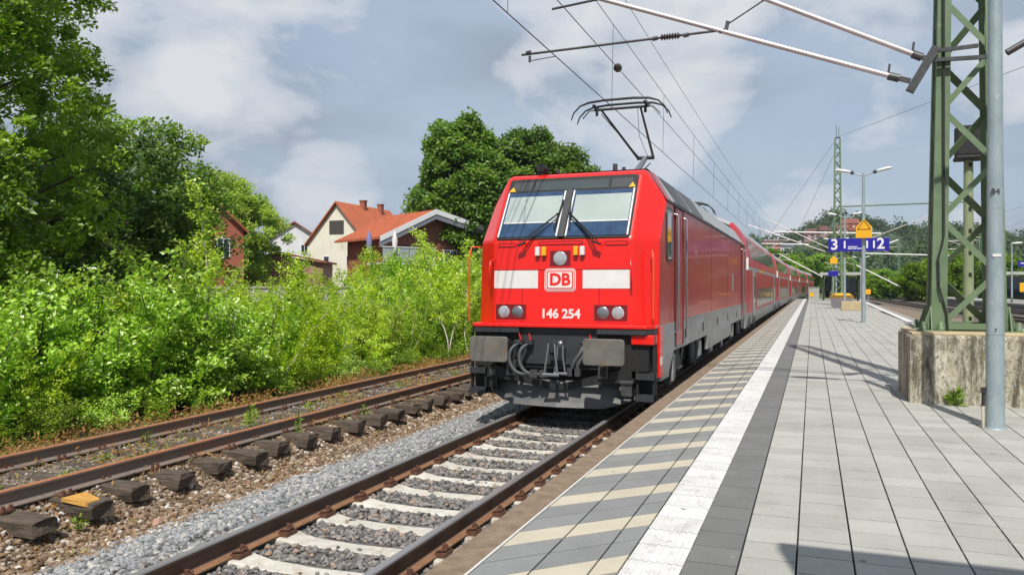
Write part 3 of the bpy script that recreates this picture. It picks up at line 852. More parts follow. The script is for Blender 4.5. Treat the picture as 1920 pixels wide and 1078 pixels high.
# lamps
def lamp(M,u,v,r_,parent,nm='lens',mt=M_lens):
    m=MB(); m.lathe([(r_*1.1,0),(r_*1.1,.010),(r_,.012),(r_*.9,.016),(r_*.5,.022),(0,.024)],16,0,M@Matrix.Translation((u,v,0)))
    return m.build(nm,[mt],parent)
for sx in (-1,1):
    h=q3('headlight',[M_dkred,M_red],ML,[(rect(sx*.80-.27,sx*.80+.27,.055,.325),.0,.012,1),(rect(sx*.80-.255,sx*.80+.255,.07,.31),.012,.015,0)])
    for k,u in enumerate((-.115,.115)):
        lamp(ML@Matrix.Translation((0,0,.015)),sx*.80+u,.19,.088,h,mt=M_lens if k*2-1==sx else M_steel)
h=q3('top_headlight',[M_red,M_dkred],ML,[(rect(-.19,.19,.885,1.16),.0,.010,0),(rect(-.165,.165,.905,1.14),.010,.013,1)])
lamp(ML@Matrix.Translation((0,0,.013)),0,1.02,.10,h)
for sx in (-1,1):
    for u,mt in ((.255,M_yellow),(.36,M_white)):
        m=MB(); m.box(sx*u-.036,sx*u+.036,1.06,1.20,.0,.07,0,ML); m.box(sx*u-.03,sx*u+.03,1.045,1.07,.01,.05,1,ML)
        m.build('socket_cap',[mt,M_dkgrey],loco,bevel=.012,label='%s socket cap beside the top headlight'%('yellow' if mt is M_yellow else 'white'))
# bumper lip and black beam
def lip(pts,z0,z1,mt,name):
    m=MB(); m.prism([(a,b_) for a,b_ in pts],z0,z1,0); return m.build(name,[mt],loco,bevel=.012)
lip([(-1.47,.62),(-1.47,.10),(-1.36,-.06),(1.36,-.06),(1.47,.10),(1.47,.62)],1.36,1.415,M_red,'bumper_lip')
lip([(-1.465,.60),(-1.465,.11),(-1.35,-.045),(-.62,-.045),(-.60,.02),(.60,.02),(.62,-.045),(1.35,-.045),(1.465,.11),(1.465,.60)],1.27,1.36,M_dkgrey,'bumper_beam')
m=MB(); m.box(-1.38,1.38,.06,.9,.72,1.27,0); m.box(-1.2,1.2,.25,1.6,.35,.72,0); m.build('buffer_beam',[M_black],loco,bevel=.02)
m=MB(); m.box(-.62,.62,.03,.06,.80,1.27,0); m.box(-.10,.02,.02,.03,1.12,1.16,1); m.build('draw_plate',[M_dkgrey,M_grime],loco)
for sx in (-1,1):
    m=MB(); m.prism(rrect(.60,.375,.05,4),0,.05,0,basis((sx*.875,-.60,1.06),(1,0,0),(0,0,1)))
    bf=m.build('buffer',[M_buffer],loco,bevel=.008)
    m=MB(); m.tube([(sx*.875,-.56,1.06),(sx*.875,-.3,1.06)],.10,14); m.tube([(sx*.875,-.3,1.06),(sx*.875,.07,1.06)],.14,14)
    m.build('buffer_stem',[M_black],bf)
# coupling
m=MB()
m.box(-.12,.12,-.02,.1,.86,1.06,0); m.bar((0,-.10,.98),(0,-.28,1.02),.06,.10,0); m.bar((0,-.28,1.00),(0,-.26,1.16),.06,.07,0)
m.build('draw_hook',[M_black],loco,bevel=.01)
m=MB()
for sx in (-1,1):
    m.tube([(sx*.045,-.30,1.14),(sx*.06,-.32,1.0),(sx*.085,-.33,.82),(sx*.10,-.34,.68)],.020,8)
    m.tube([(.13+sx*.04,-.28,1.12),(.13+sx*.045,-.30,.95),(.13+sx*.08,-.31,.72)],.017,8)
m.tube([(-.13,-.34,.68),(.13,-.34,.68)],.028,8); m.tube([(.04,-.31,.70),(.25,-.31,.70)],.024,8)
m.lathe([(0,-.05),(.045,-.03),(.055,0),(.045,.03),(0,.05)],10,0,Matrix.Translation((.13,-.27,1.14)))
m.build('screw_coupling',[M_steel],loco)
# air hoses
for (u,u2,red) in ((-.60,-.36,True),(-.44,-.20,True),(.44,.30,False),(.52,.46,True)):
    m=MB()
    if u<0: pts=[(u,-.06,1.13),(u-.10,-.16,1.02),(u-.11,-.20,.86),(u-.03,-.22,.72),(u+.10,-.22,.66),(u2+.05,-.20,.68)]
    else: pts=[(u,-.06,1.13),(u-.04,-.15,1.0),(u-.13,-.2,.85),(u-.16,-.2,.72)]
    m.tube(smooth_pts(pts),.030,10)
    h=m.build('air_hose',[M_hose],loco)
    m=MB(); m.box(u-.05,u+.05,-.08,.03,1.10,1.17,0); m.tube([(u,-.08,1.13),(u-.06,-.14,1.15)],.02,6,0)
    m.build('hose_valve',[M_grime],h); m=MB()
    p=pts[-1]; m.box(p[0]-.06,p[0]+.06,p[1]-.05,p[1]+.05,p[2]-.06,p[2]+.05,0)
    m.build('hose_coupler',[M_grime],h)
    if red:
        m=MB(); m.bar((u+.03,-.09,1.17),(u+.01,-.10,1.27),.022,.018); m.build('valve_handle',[M_red],h)
for u in (-.74,.74-.02):
    m=MB(); m.prism([(u-.075,.62),(u+.075,.62),(u+.09,.86),(u-.06,.86)],0,.05,0,basis((0,-.02,0),(1,0,0),(0,0,1)))
    m.prism([(u-.05,.65),(u+.05,.65),(u+.06,.79),(u-.04,.79)],.05,.055,1,basis((0,-.02,0),(1,0,0),(0,0,1)))
    m.build('cable_socket',[M_grime,M_black],loco)
    m=MB(); m.lathe([(0,.03),(.018,.02),(.024,0)],8,0,basis((u,-.09,.82),(1,0,0),(0,0,1))); m.build('amber_lens',[M_amber],loco)
# plough: V of two curved blades
m=MB()
for sx in (-1,1):
    prof=[(.55,.10),(.45,.02),(.34,-.03),(.24,-.07),(.17,-.12)]   # z, y forward
    nn=len(prof); V=[]
    for k,(u,dy,cut) in enumerate(((0,0,0),(.35,.04,0),(.70,.10,.0),(.98,.22,.07),(1.20,.40,.14))):
        for (z,y) in prof: V.append((sx*u, y+dy, z+cut*(z<.3)))
    Fq=[]
    for k in range(4):
        for j in range(nn-1):
            f=(k*nn+j,k*nn+j+1,(k+1)*nn+j+1,(k+1)*nn+j); Fq.append(f if sx>0 else f[::-1])
    m.add(V,Fq,0)
o=m.build('snow_plough',[M_plough],loco)
sm_=o.modifiers.new('thickness','SOLIDIFY'); sm_.thickness=.02
m=MB()
for sx in (-1,1): m.prism([(sx*.0,.50),(sx*.62,.66),(sx*1.15,.80),(sx*1.15,.58),(sx*.6,.52),(0,.40)][::sx],0,.02,0,basis((0,-.02,0),(1,0,0),(0,0,1)))
m.build('deflector',[M_black],loco)
# corner steps
for sx in (-1,1):
    m=MB(); x0=1.20; x1=1.47
    for x in (x0,x1-.03): m.box(min(sx*x,sx*(x+.03)),max(sx*x,sx*(x+.03)),.05,.12,.30,1.27,0)
    for z in (.30,.62): m.box(min(sx*x0,sx*x1),max(sx*x0,sx*x1),.0,.26,z,z+.09,1)
    m.box(min(sx*x0,sx*x1),max(sx*x0,sx*x1),.24,.26,.35,1.27,0)
    m.build('corner_step',[M_black,M_dkgrey],loco)
m=MB(); m.box(1.13,1.47,-.0,.30,1.13,1.275); m.build('corner_bracket',M_red,loco,bevel=.015)
m=MB(); m.box(.98,1.15,-.02,.15,.36,.62,0); m.box(.96,1.17,-.05,.12,.55,.60,0); m.box(.99,1.14,-.06,.0,.30,.33,1); m.tube([(1.07,-.02,.68),(1.07,.1,.68)],.06,10,1)
m.build('track_magnet_box',[M_grime,M_plough],loco,bevel=.01)
m=MB(); m.box(-1.13,-.99,.0,.08,.42,.9,0); m.tube([(-1.05,-.04,.78),(-1.05,-.04,.88)],.05,8,1); m.box(-1.1,-1.0,-.06,0,.60,.70,1); m.build('side_coupler_box',[M_black,M_grime],loco)
# handrails
def rail_tube(pts,name,mt,r_=.016): 
    m=MB(); m.tube(pts,r_,8); return m.build(name,[mt],loco)
rail_tube([(-1.36,.22,2.62),(-1.47,.10,2.62),(-1.50,.06,2.45),(-1.50,.06,1.44)],'front_handrail',M_orange,.012)
rail_tube([(1.38,.30,2.52),(1.40,.24,2.52),(1.42,.22,2.4),(1.42,.20,1.5)],'front_handrail',M_orange,.018)
for sx in (-1,1): rail_tube([(sx*1.10,.12,2.42),(sx*1.12,.03,2.38),(sx*1.13,.0,2.2),(sx*1.13,.03,2.02),(sx*1.11,.12,1.98)],'grab_handle',M_red,.014)
# side: cab window and door
m=MB(); Mside=basis((HW+.002,0,0),(0,1,0),(0,0,1))
m.prism(rrect(.56,.86,.12,5,1.28,2.82),0,.012,0,Mside); m.prism(rrect(.48,.78,.09,5,1.28,2.82),.012,.016,1,Mside)
m.build('cab_side_window',[M_grime,M_glassdk],loco)
def cabdoor(y0,window=False):
    m=MB(); m.prism(rect(y0,y0+.78,1.0,3.30),0,.010,0,Mside)
    d=m.build('cab_door',[M_redside],loco)
    m=MB(); m.prism(rect(y0-.03,y0,.98,3.32),0,.022,0,Mside); m.prism(rect(y0+.78,y0+.81,.98,3.32),0,.022,0,Mside); m.prism(rect(y0-.03,y0+.81,3.32,3.34),0,.022,0,Mside)
    m.build('door_seal',[M_rubber],d)
    for yy in (y0-.06,y0+.86):
        m=MB(); m.tube([(HW+.0,yy,1.22),(HW+.07,yy,1.25),(HW+.07,yy,3.18),(HW+.0,yy,3.2)],.016,8); m.build('door_handrail',[M_steel],d)
    m=MB(); m.bar((HW+.012,y0+.10,2.0),(HW+.05,y0+.10,2.0),.03,.03); m.bar((HW+.05,y0+.05,2.0),(HW+.05,y0+.24,2.0),.03,.03); m.build('door_handle',[M_steel],d)
    m=MB(); m.prism(rect(y0+.12,y0+.50,.62,.80),.0,.006,1,Mside); m.prism(rect(y0+.12,y0+.50,.60,.625),.0,.05,0,Mside); m.build('door_step',[M_grime,M_black],d)
    return d
cabdoor(1.86); cabdoor(BACK-2.6)
# faded side badge (DB), nearly unreadable
q3('side_badge',[M_redside,pm('faded_white',(.36,.16,.22),None,rough=.4)],Mside,[(rrect(.50,.36,.05,4,4.45,2.62),.0,.002,1),(rrect(.44,.30,.04,4,4.45,2.62),.002,.004,0)],label='faded letters DB badge on the side')
mlink('lettering',text_mesh('DB',.22,pm('faded_letter',(.40,.18,.24),None,rough=.4),.006,.001),loco,Mside@Matrix.Translation((4.45,2.62,.006)),'faded letters DB on the side')
m=MB(); m.prism(rect(12.0,12.3,1.85,2.35),0,.006,0,Mside); m.build('side_plate',[M_skirt],loco)
m=MB()
for y in (7.0,10.6,14.1): m.prism(rect(y,y+.008,1.42,3.34),0,.002,0,Mside)
m.build('side_seam',[M_dkred],loco)
# roof fittings
m=MB(); m.tube([(-.62,.98,3.97),(-.62,1.32,3.97)],[.075,.05],12); m.box(-.66,-.58,1.0,1.2,3.80,3.93); m.build('horn',[M_black],loco)
m=MB(); m.tube([(-.40,1.3,3.85),(-.40,1.3,3.98)],.03,8); m.build('roof_aerial',[M_grime],loco)
m=MB(); m.tube([(.18,3.0,3.85),(.18,3.0,4.28)],.045,10); m.tube([(.30,3.2,3.85),(.30,3.2,4.24)],.035,10); m.build('roof_insulator',[M_grime],loco)
# pantograph
def panto(y0, raised, parent=loco):
    p=MB()
    for sx in (-.55,.55):
        p.bar((sx,y0,4.16),(sx,y0+2.3,4.16),.06,.06)
    for y in (y0,y0+1.15,y0+2.3): p.bar((-.55,y,4.16),(.55,y,4.16),.06,.06)
    base=p.build('pantograph_base',[M_panto],parent)
    q=MB()
    for sx in (-.55,.55):
        for y in (y0+.05,y0+2.25): q.lathe([(.05,3.86),(.09,3.90),(.05,3.94),(.09,3.98),(.05,4.02),(.09,4.06),(.05,4.10),(.05,4.14)],10,0,Matrix.Translation((sx,y,0)))
    q.build('roof_insulator',[M_insul],base)
    kz=4.98 if raised else 4.3; ky=y0+2.05; hz=5.72 if raised else 4.42; hy=y0-.55
    a=MB(); a.tube([(0,y0+.35,4.22),(0,ky,kz)],[.085,.055],10); a.build('lower_arm',[M_arm],base)
    a=MB(); a.tube([(-.20,ky,kz),(.20,ky,kz)],.045,8); a.tube([(.10,y0+.1,4.2),(.10,ky+.06,kz-.12)],.014,6); a.build('knee_joint',[M_panto],base)
    for sx in (-1,1):
        a=MB(); a.tube([(sx*.18,ky,kz),(sx*.40,hy+.08,hz-.14)],[.030,.022],8)
        a.build('upper_arm',[M_panto],base)
    a=MB(); a.tube([(-.12,ky,kz-.02),(-.42,hy+.12,hz-.2)],.009,6); a.tube([(.05,ky,kz+.02),(.12,(ky+hy)/2,(kz+hz)/2-.1),(.34,hy+.05,hz-.1)],.006,5); a.build('guide_rod',[M_panto],base)
    hd=MB(); hd.tube([(-.55,hy+.05,hz-.12),(.55,hy+.05,hz-.12)],.028,8)
    for sx in (-1,1):
        hd.bar((sx*.52,hy-.14,hz-.07),(sx*.52,hy+.26,hz-.07),.05,.05); hd.tube([(sx*.50,hy+.05,hz-.12),(sx*.50,hy+.05,hz-.24)],.03,8)
        hd.tube([(sx*.50,hy+.05,hz-.12),(sx*.66,hy+.05,hz-.13),(sx*.80,hy+.05,hz-.28)],.012,6)
    hh=hd.build('collector_head',[M_panto],base)
    for y in (hy-.17,hy+.27):
        a=MB()
        a.tube([(-.98,y,hz-.34),(-.93,y,hz-.20),(-.80,y,hz-.07),(-.62,y,hz-.01),(-.3,y,hz+.015),(.3,y,hz+.015),(.62,y,hz-.01),(.80,y,hz-.07),(.93,y,hz-.20),(.98,y,hz-.34)],[.012,.016,.018,.024,.026,.026,.024,.018,.016,.012],8)
        a.build('contact_strip',[M_panto],hh)
    return base
panto(4.75,True)
panto(12.6,False)
# bogies and underframe boxes
def bogie(y, parent, wr=.62, mats=(M_black,M_grime)):
    m=MB()
    for sx in (-1,1):
        a,b_=sorted((sx*1.05,sx*1.22))
        m.box(a,b_,y-1.9,y+1.9,.52,.78,0); m.box(a,b_,y-.6,y+.6,.38,.60,0)
        for yy in (y-1.3,y+1.3):
            m.box(a,b_+sx*.0,yy-.22,yy+.22,.36,.80,0)
            a2,b2=sorted((sx*1.20,sx*1.38)); m.box(a2,b2,yy-.16,yy+.16,.42,.78,1)
            m.tube([(sx*1.32,yy-.34,.45),(sx*1.32,yy-.34,.90)],.075,10,1); m.tube([(sx*1.32,yy+.34,.45),(sx*1.32,yy+.34,.90)],.075,10,1)
        m.bar((sx*1.30,y-.5,.42),(sx*1.30,y-.1,.92),.08,.08,1)
    m.box(-1.06,1.06,y-.3,y+.3,.45,.7,0)
    bg_=m.build('bogie_frame',list(mats),parent)
    for yy in (y-1.3,y+1.3):
        w_=MB()
        for sx in (-1,1):
            Mw=Matrix.Translation((sx*.75,yy,wr))@Matrix.Rotation(R(90),4,'Y')
            w_.lathe([(0,-.06),(wr*.8,-.06),(wr,-.065),(wr,.065),(wr*.8,.05),(0,.05)],28,0,Mw)
        w_.tube([(-.75,yy,wr),(.75,yy,wr)],.09,10,0)
        w_.build('wheelset',[mats[1]],bg_)
    return bg_
bogie(3.75,loco); bogie(BACK-3.75,loco)
m=MB(); m.box(-1.25,1.25,6.4,11.4,.35,.95,0); m.box(-1.3,1.3,.9,BACK-.9,.80,.95,0); m.build('underfloor_case',[M_dkgrey],loco,bevel=.03)
for (y,w_,h) in ((1.75,.34,.55),(5.0,.5,.4),(6.9,.6,.45),(9.3,.4,.5),(12.2,.5,.42)):
    m=MB(); m.box(1.30,1.42,y,y+w_,.90-h,.93,0); m.box(1.42,1.45,y+.05,y+w_-.05,.95-h,.86,1); m.build('underside_box',[M_plough,M_skirt],loco,bevel=.01)

# ------------------------------------------------------------------ double deck coaches
CS=[(1.34,.48),(1.39,.98),(1.40,2.60),(1.395,2.74),(1.36,3.02),(1.12,3.98),(.86,4.36),(.42,4.56),(0,4.62)]
CM=[1,0,2,0,3,3,3,3]       # material of each strip: skirt, red, pale stripe, red, roof
def coach(label, first):
    root=thing('coach',label,'train coach',(0,0,0),0,'double deck coaches of the red train')
    m=MB(); Ln=26.4
    st=[(0,.90,.12),(.16,.955,.03),(.45,1,0),(2.55,1,0),(Ln-2.55,1,0),(Ln-.45,1,0),(Ln-.16,.955,.03),(Ln,.90,.12)]
    rings=[[(x*k,y,z-(dz if z>3.5 else 0)) for x,z in CS]+[(-x*k,y,z-(dz if z>3.5 else 0)) for x,z in CS[-2::-1]] for y,k,dz in st]
    n=len(rings[0])
    for i in range(len(rings)-1):
        for j in range(n-1):
            jj=j if j<8 else 15-j
            mt=CM[jj]
            if jj==4 : mt=0 if i not in (3,) else 0
            if jj in (5,6,7): mt=3
            if i in (0,1,2,4,5,6) and jj in (4,5): mt=0
            m.add([rings[i][j],rings[i][j+1],rings[i+1][j+1],rings[i+1][j]],[(0,1,2,3)][::1],mt,True)
    m.add(rings[0],[tuple(range(n))],4); m.add(rings[-1],[tuple(range(n))[::-1]],4)
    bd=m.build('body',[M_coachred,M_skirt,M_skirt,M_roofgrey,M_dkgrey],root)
    bb=bmesh.new(); bb.from_mesh(bd.data); bmesh.ops.remove_doubles(bb,verts=bb.verts,dist=.0005); bmesh.ops.recalc_face_normals(bb,faces=bb.faces); bb.to_mesh(bd.data); bb.free()
    ms=bd.modifiers.new('split','EDGE_SPLIT'); ms.split_angle=R(35)
    Mlow=basis((1.40,0,0),(0,1,0),(0,0,1))
    Mup=basis((1.36,0,3.02),(0,1,0),(-.24,0,.96))
    wl=MB(); wl.prism(rrect(1.02,.80,.08,3),0,.008,0); low=wl.mesh('lower_window',[M_winband])
    wu=MB(); wu.prism(rrect(1.34,.80,.08,3),0,.010,0); up=wu.mesh('upper_window',[M_winband])
    for k in range(10): mlink('lower_window',low,root,Mlow@Matrix.Translation((6.3+k*1.46,1.52,.002)))
    for k in range(14): mlink('upper_window',up,root,Mup@Matrix.Translation((3.5+k*1.49,.47,.004)))
    for y in (3.3,Ln-4.6):
        dm=MB(); dm.prism(rect(y-.06,y+1.36,.78,2.72),0,.006,0,Mlow); dm.prism(rect(y,y+.63,.82,2.66),.006,.016,0,Mlow); dm.prism(rect(y+.67,y+1.3,.82,2.66),.006,.016,0,Mlow)
        d=dm.build('coach_door',[M_skirt],root)
        for a in (y+.14,y+.81):
            g_=MB(); g_.prism(rrect(.36,1.15,.08,3,a+.18,1.9),.016,.02,0,Mlow); g_.build('door_window',[M_glassdk],d)
    # end details
    e=MB(); e.box(-.75,.75,-.28,.0,.9,3.1); e.build('gangway_bellows',[M_rubber],root)
    e=MB(); e.box(1.36,1.44,.30,.42,2.6,3.05); e.build('corner_lamp',[M_white],root)
    e=MB(); e.box(1.40,1.405,8.0,10.4,2.62,2.72); e.build('class_stripe',[M_yellow],root)
    for y in (2.9,Ln-2.9): bogie(y,root,.46)
    e=MB(); e.box(-1.2,1.2,.8,Ln-.8,.55,.98); e.build('underframe',[M_black],root)
    return root
labels=['first red double deck coach coupled right behind the locomotive','second red double deck coach of the train','third red double deck coach, halfway along the train','fourth red double deck coach, just before the bend','last red double deck coach, at the far tail of the train']
c0=coach(labels[0],True)
y=11.5+18.35
for k in range(5):
    c=c0 if k==0 else copy_tree(c0)
    xa,xb=cm(y+2.9),cm(y+23.5); ang=math.atan2(xb-xa,20.6)
    c.location=(TC+xa-2.9*math.sin(ang),y,RZ); c.rotation_euler=(0,0,-ang); c['label']=labels[k]
    y+=26.8
# ------------------------------------------------------------------ mast foundation
def stain_mat():
    m, t, b = nmat('stained_concrete'); n = t.nodes.new; l = t.links.new
    tc = n('ShaderNodeNewGeometry')
    def nz(scale, st, det=6, rough=.65):
        mp = n('ShaderNodeMapping'); mp.inputs['Scale'].default_value = st; l(tc.outputs['Position'], mp.inputs[0])
        x = n('ShaderNodeTexNoise'); x.inputs['Scale'].default_value = scale; x.inputs['Detail'].default_value = det; x.inputs['Roughness'].default_value = rough
        l(mp.outputs[0], x.inputs[0]); return x.outputs[0]
    def rp(f, a, ca, b_, cb):
        r = n('ShaderNodeValToRGB'); r.color_ramp.elements[0].position = a; r.color_ramp.elements[1].position = b_
        r.color_ramp.elements[0].color = c4(ca); r.color_ramp.elements[1].color = c4(cb); l(f, r.inputs[0]); return r.outputs[0]
    def mix(f, a, b_):
        x = n('ShaderNodeMix'); x.data_type = 'RGBA'
        for s, v in ((0, f), (6, a), (7, b_)):
            if isinstance(v, tuple): x.inputs[s].default_value = c4(v)
            else: l(v, x.inputs[s])
        return x.outputs[2]
    base = rp(nz(7, (1,1,.5)), .38, (.58,.54,.44), .62, (.36,.33,.23))
    k1 = mix(rp(nz(5.5, (1,1,.13), 8, .8), .47, (0,0,0), .60, (1,1,1)), base, (.075,.065,.045))
    k2 = mix(rp(nz(24, (1,1,.6), 8, .85), .50, (0,0,0), .60, (1,1,1)), k1, (.10,.085,.06))
    k3 = mix(rp(nz(9, (1,1,.6), 5, .7), .66, (0,0,0), .72, (1,1,1)), k2, (.45,.22,.03))
    k4 = mix(rp(nz(12, (1,1,.2), 6, .7), .60, (0,0,0), .70, (1,1,1)), k3, (.16,.17,.06))
    l(k4, b.inputs['Base Color']); b.inputs['Roughness'].default_value = .9
    bu = n('ShaderNodeBump'); bu.inputs['Distance'].default_value = .012; l(nz(22, (1,1,.6)), bu.inputs['Height']); l(bu.outputs[0], b.inputs['Normal'])
    return m
M_block = stain_mat()
M_blocktop = pm('block_cap_concrete', (.50,.40,.24), (.36,.29,.18), 7, .9, bump=.006)
def foundation(loc, label, sx=1.0):
    f = thing('mast_foundation', label, 'concrete block', loc, 0, 'concrete mast foundations on the platform')
    m = MB(); m.box(-.77*sx, 1.08*sx, -.76, .72, -.05, .90); m.build('block', [M_block], f, bevel=.035)
    m = MB(); m.box(-.74*sx, 1.05*sx, -.73, .69, .895, .935); m.build('cap', [M_blocktop], f, bevel=.012)
    return f
foundation((1.97, 12.40, 0), 'tall stained concrete block under the near green lattice mast')
foundation((1.97, 71.4, 0), 'far concrete block under the second lattice mast', .62)

# ------------------------------------------------------------------ lattice masts
def mast(label):
    t = thing('lattice_mast', label, 'railway mast', (1.97, 12.40, .93), 0, 'green lattice masts on the platform')
    H = 13.0
    def hw(z): return .455 - .0205*z if z < 6 else .332 - .012*(z-6)
    def hd(z): return .27 - .008*z
    zs = [0, 3, 6, 9.5, H]
    for sx in (-1,1):
        for sy in (-1,1):
            m = MB(); W_, D_ = .195, .12
            for (a,b) in zip(zs[:-1], zs[1:]):
                for kind in (0,1):
                    vs = []
                    for z in (a,b):
                        x = sx*hw(z); y = sy*hd(z); k = 1 - .45*z/H
                        if kind == 0: pts = [(x,y),(x-sx*W_*k,y),(x-sx*W_*k,y-sy*.014),(x,y-sy*.014)]
                        else: pts = [(x,y-sy*.0145),(x-sx*.014,y-sy*.0145),(x-sx*.014,y-sy*D_*k),(x,y-sy*D_*k)]
                        vs += [(p[0],p[1],z) for p in pts]
                    m.add(vs, [(3,2,1,0),(4,5,6,7),(0,1,5,4),(1,2,6,5),(2,3,7,6),(3,0,4,7)] if sx*sy>0 else [(0,1,2,3),(7,6,5,4),(4,5,1,0),(5,6,2,1),(6,7,3,2),(7,4,0,3)])
            m.build('leg', M_mast, t)
            # gusset at the foot
            g_ = MB(); x = sx*hw(0); y = sy*hd(0)
            g_.prism([(x-sx*.27, .0), (x+sx*.12, .0), (x+sx*.01, .34), (x-sx*.17, .42)][::(1 if sx>0 else -1)], 0, .016, 0, basis((0, y+sy*.004, 0), (1,0,0), (0,0,1)))
            g_.box(x-.16, x+.16, y-.14, y+.14, .0, .022)
            g_.prism([(y-.16,.0),(y+.16,.0),(y+.02,.34),(y-.02,.34)], 0, .014, 0, basis((x+sx*.01,0,0),(0,1,0),(0,0,1)))
            g_.build('foot_gusset', M_mast, t)
            for dx in (-.11, .11):
                b_ = MB(); b_.lathe([(.045,.02),(.045,.06),(.028,.065),(.028,.13),(0,.135)], 8, 0, Matrix.Translation((x+dx, y+sy*.09, 0)))
                b_.build('anchor_bolt', M_mast, t)
    def brace(p0, p1, w=.085, up=(0,1,0)):
        m = MB(); m.bar(p0, p1, w, .012, 0, up=up); m.build('brace', M_mast, t)
    zz = []; z = -.70
    while z < H-.2: zz.append(z); z += .745
    for sy in (-1,1):
        for i in range(len(zz)-1):
            a, b = max(zz[i],.05), zz[i+1]
            sa = 1 if (i % 2 == 0) else -1
            if sy > 0: sa = -sa
            ya, yb = sy*(hd(a)-.022), sy*(hd(b)-.022)
            xa = sa*(hw(a)-.10*(1-a/16)); xb = -sa*(hw(b)-.10*(1-b/16))
            if i == 0: xa = xb + (xa-xb)*.9
            if sy < 0: brace((xa,ya,a),(xb,yb,b), .075, up=(0,1,0))
            else: brace((xa,ya,a),(xb,yb,b), .105, up=(0,.60,.80))
    for sx in (-1,1):
        for i in range(0, len(zz)-1, 1):
            a, b = max(zz[i],.05), zz[i+1]; sa = sx*(1 if i%2==0 else -1)
            brace((sx*(hw(a)-.02), sa*(hd(a)-.05), a), (sx*(hw(b)-.02), -sa*(hd(b)-.05), b), .05, (1,0,0))
    m = MB()
    for sy in (-1,1): m.box(-.50,.50, sy*.27-.04, sy*.27+.04, .03,.11)
    m.build('base_frame', M_mast, t)
    m = MB(); m.tube([(-.30,-.29,5.4),(-.30,-.29,1.3),(-.33,-.31,1.15),(-.37,-.31,1.0),(-.36,-.31,.6),(-.27,-.32,.25),(-.26,-.33,.02)], .014, 6)
    m.build('cable', M_rubber, t)
    # brackets for the cantilevers (z relative to the mast foot)
    m = MB(); m.bar((-.40,-.34,3.85),(-.72,-.34,3.28),.13,.11); m.bar((-.45,-.34,3.68),(.2,-.34,3.66),.05,.05); m.bar((-.45,-.34,3.80),(.1,-.34,3.82),.04,.05)
    m.build('cantilever_bracket', M_grime, t)
    def ctube(p0, p1, r, nm='cantilever_tube', mt=M_tubew):
        m = MB(); m.tube([p0, p1], r, 10); m.build(nm, mt, t)
    def pt(x, z): return (x-1.97, -.34, z-.93)
    ctube(pt(1.12,4.40), pt(-5.2,6.86), .036); ctube(pt(1.40,4.66), pt(-3.7,7.32), .036)
    for (a,b) in ((pt(1.12,4.40),pt(.98,4.45)),(pt(1.40,4.66),pt(1.28,4.72))):
        m=MB(); m.tube([a,b],.055,10); m.bar(Vector(a),Vector(a)+Vector((.14,0,-.05)),.06,.06); m.bar(Vector(b),Vector(b)+Vector((.02,0,.16)),.03,.03); m.build('tube_clamp',M_grime,t)
    for q_ in (.35,.52):
        a=Vector(pt(1.12,4.40)); b=Vector(pt(-5.2,6.86)); p=a.lerp(b,q_); p2=a.lerp(b,q_+.03)
    ctube(pt(-1.2,5.34), pt(-4.42,5.30), .019, 'registration_tube', M_grime)
    m = MB(); a = pt(-2.02,5.33)
    prof = []
    for k in range(7): prof += [(.022,-.14+k*.04),(.055,-.125+k*.04)]
    prof += [(.022,.15)]
    m.lathe(prof, 10, 0, Matrix.Translation(a) @ Matrix.Rotation(R(90),4,'Y')); m.build('insulator', M_insul, t)
    for x in (-2.25,-1.78,-1.25,-4.3):
        m = MB(); m.tube([pt(x-.04,5.32), pt(x+.04,5.33)], .034, 8); m.build('tube_joint', M_grime, t)
    m = MB(); m.bar(pt(-1.2,5.30), pt(-1.17,5.46), .05,.05); m.build('tube_clamp', M_grime, t)
    ctube(pt(-1.2,5.40), pt(-.60,5.74), .011, 'stay_rod', M_grime)
    ctube(pt(-4.28,5.27), pt(-4.28,5.17), .022, 'steady_arm', M_grime); ctube(pt(-4.28,5.19), pt(-3.83,5.22), .009, 'steady_arm', M_steel)
    ctube(pt(-3.9,5.98), pt(-2.0,6.13), .019, 'registration_tube', M_grime)
    # right-hand cantilever
    ctube(pt(2.40,4.62), pt(2.72,4.80), .045, 'tube_clamp', M_grime); ctube(pt(2.6,4.74), pt(9.3,7.4), .034);
    ctube(pt(4.6,5.5), pt(9.6,5.6), .02, 'registration_tube', M_grime)
    m = MB(); m.box(-.16,.16,-.16,.16,H,H+.06); m.tube([(-.1,0,H),(-.1,0,H+1.1)],.02,6); m.tube([(.1,0,H),(.1,0,H+.9)],.02,6); m.build('mast_head', M_grime, t)
    return t
m1 = mast('near green lattice mast standing on the tall concrete block')
m2 = copy_tree(m1); m2.location = (1.97, 71.4, .93); m2['label'] = 'second lattice mast farther along the platform, behind the blue sign'
# slim masts by the right-hand tracks
def slim_mast(x, y, h, label, arms=True, side=-1):
    t = thing('slim_mast', label, 'railway mast', (x, y, -.7), 0, 'slim lattice masts beside the right-hand tracks')
    m = MB()
    for sx in (-1,1): m.bar((sx*.16,0,0),(sx*.12,0,h),.08,.10)
    m.build('leg_pair', M_mastfar, t)
    m = MB(); z=.3; k=1
    while z < h-.5: m.bar((k*.15,0,z),(-k*.15,0,z+.5),.03,.03); z+=.5; k=-k
    m.build('lacing', M_mastfar, t)
    if arms:
        m = MB(); z0=h-2.9
        m.tube([(side*.2,0,z0),(side*3.6,0,z0+1.35)],.04,6); m.build('cantilever_tube', M_tubew, t)
        m = MB(); m.tube([(side*.2,0,z0+1.35),(side*3.8,0,z0+1.35)],.03,6); m.build('cantilever_tube', M_tubew, t)
        m = MB(); m.tube([(side*1.3,0,z0+.35),(side*3.9,0,z0+.25)],.03,6); m.build('registration_tube', M_tubew, t)
    return t
slim_mast(12.3,133.0,9.8,'slim mast in front of the bright trees right of the platform sign')
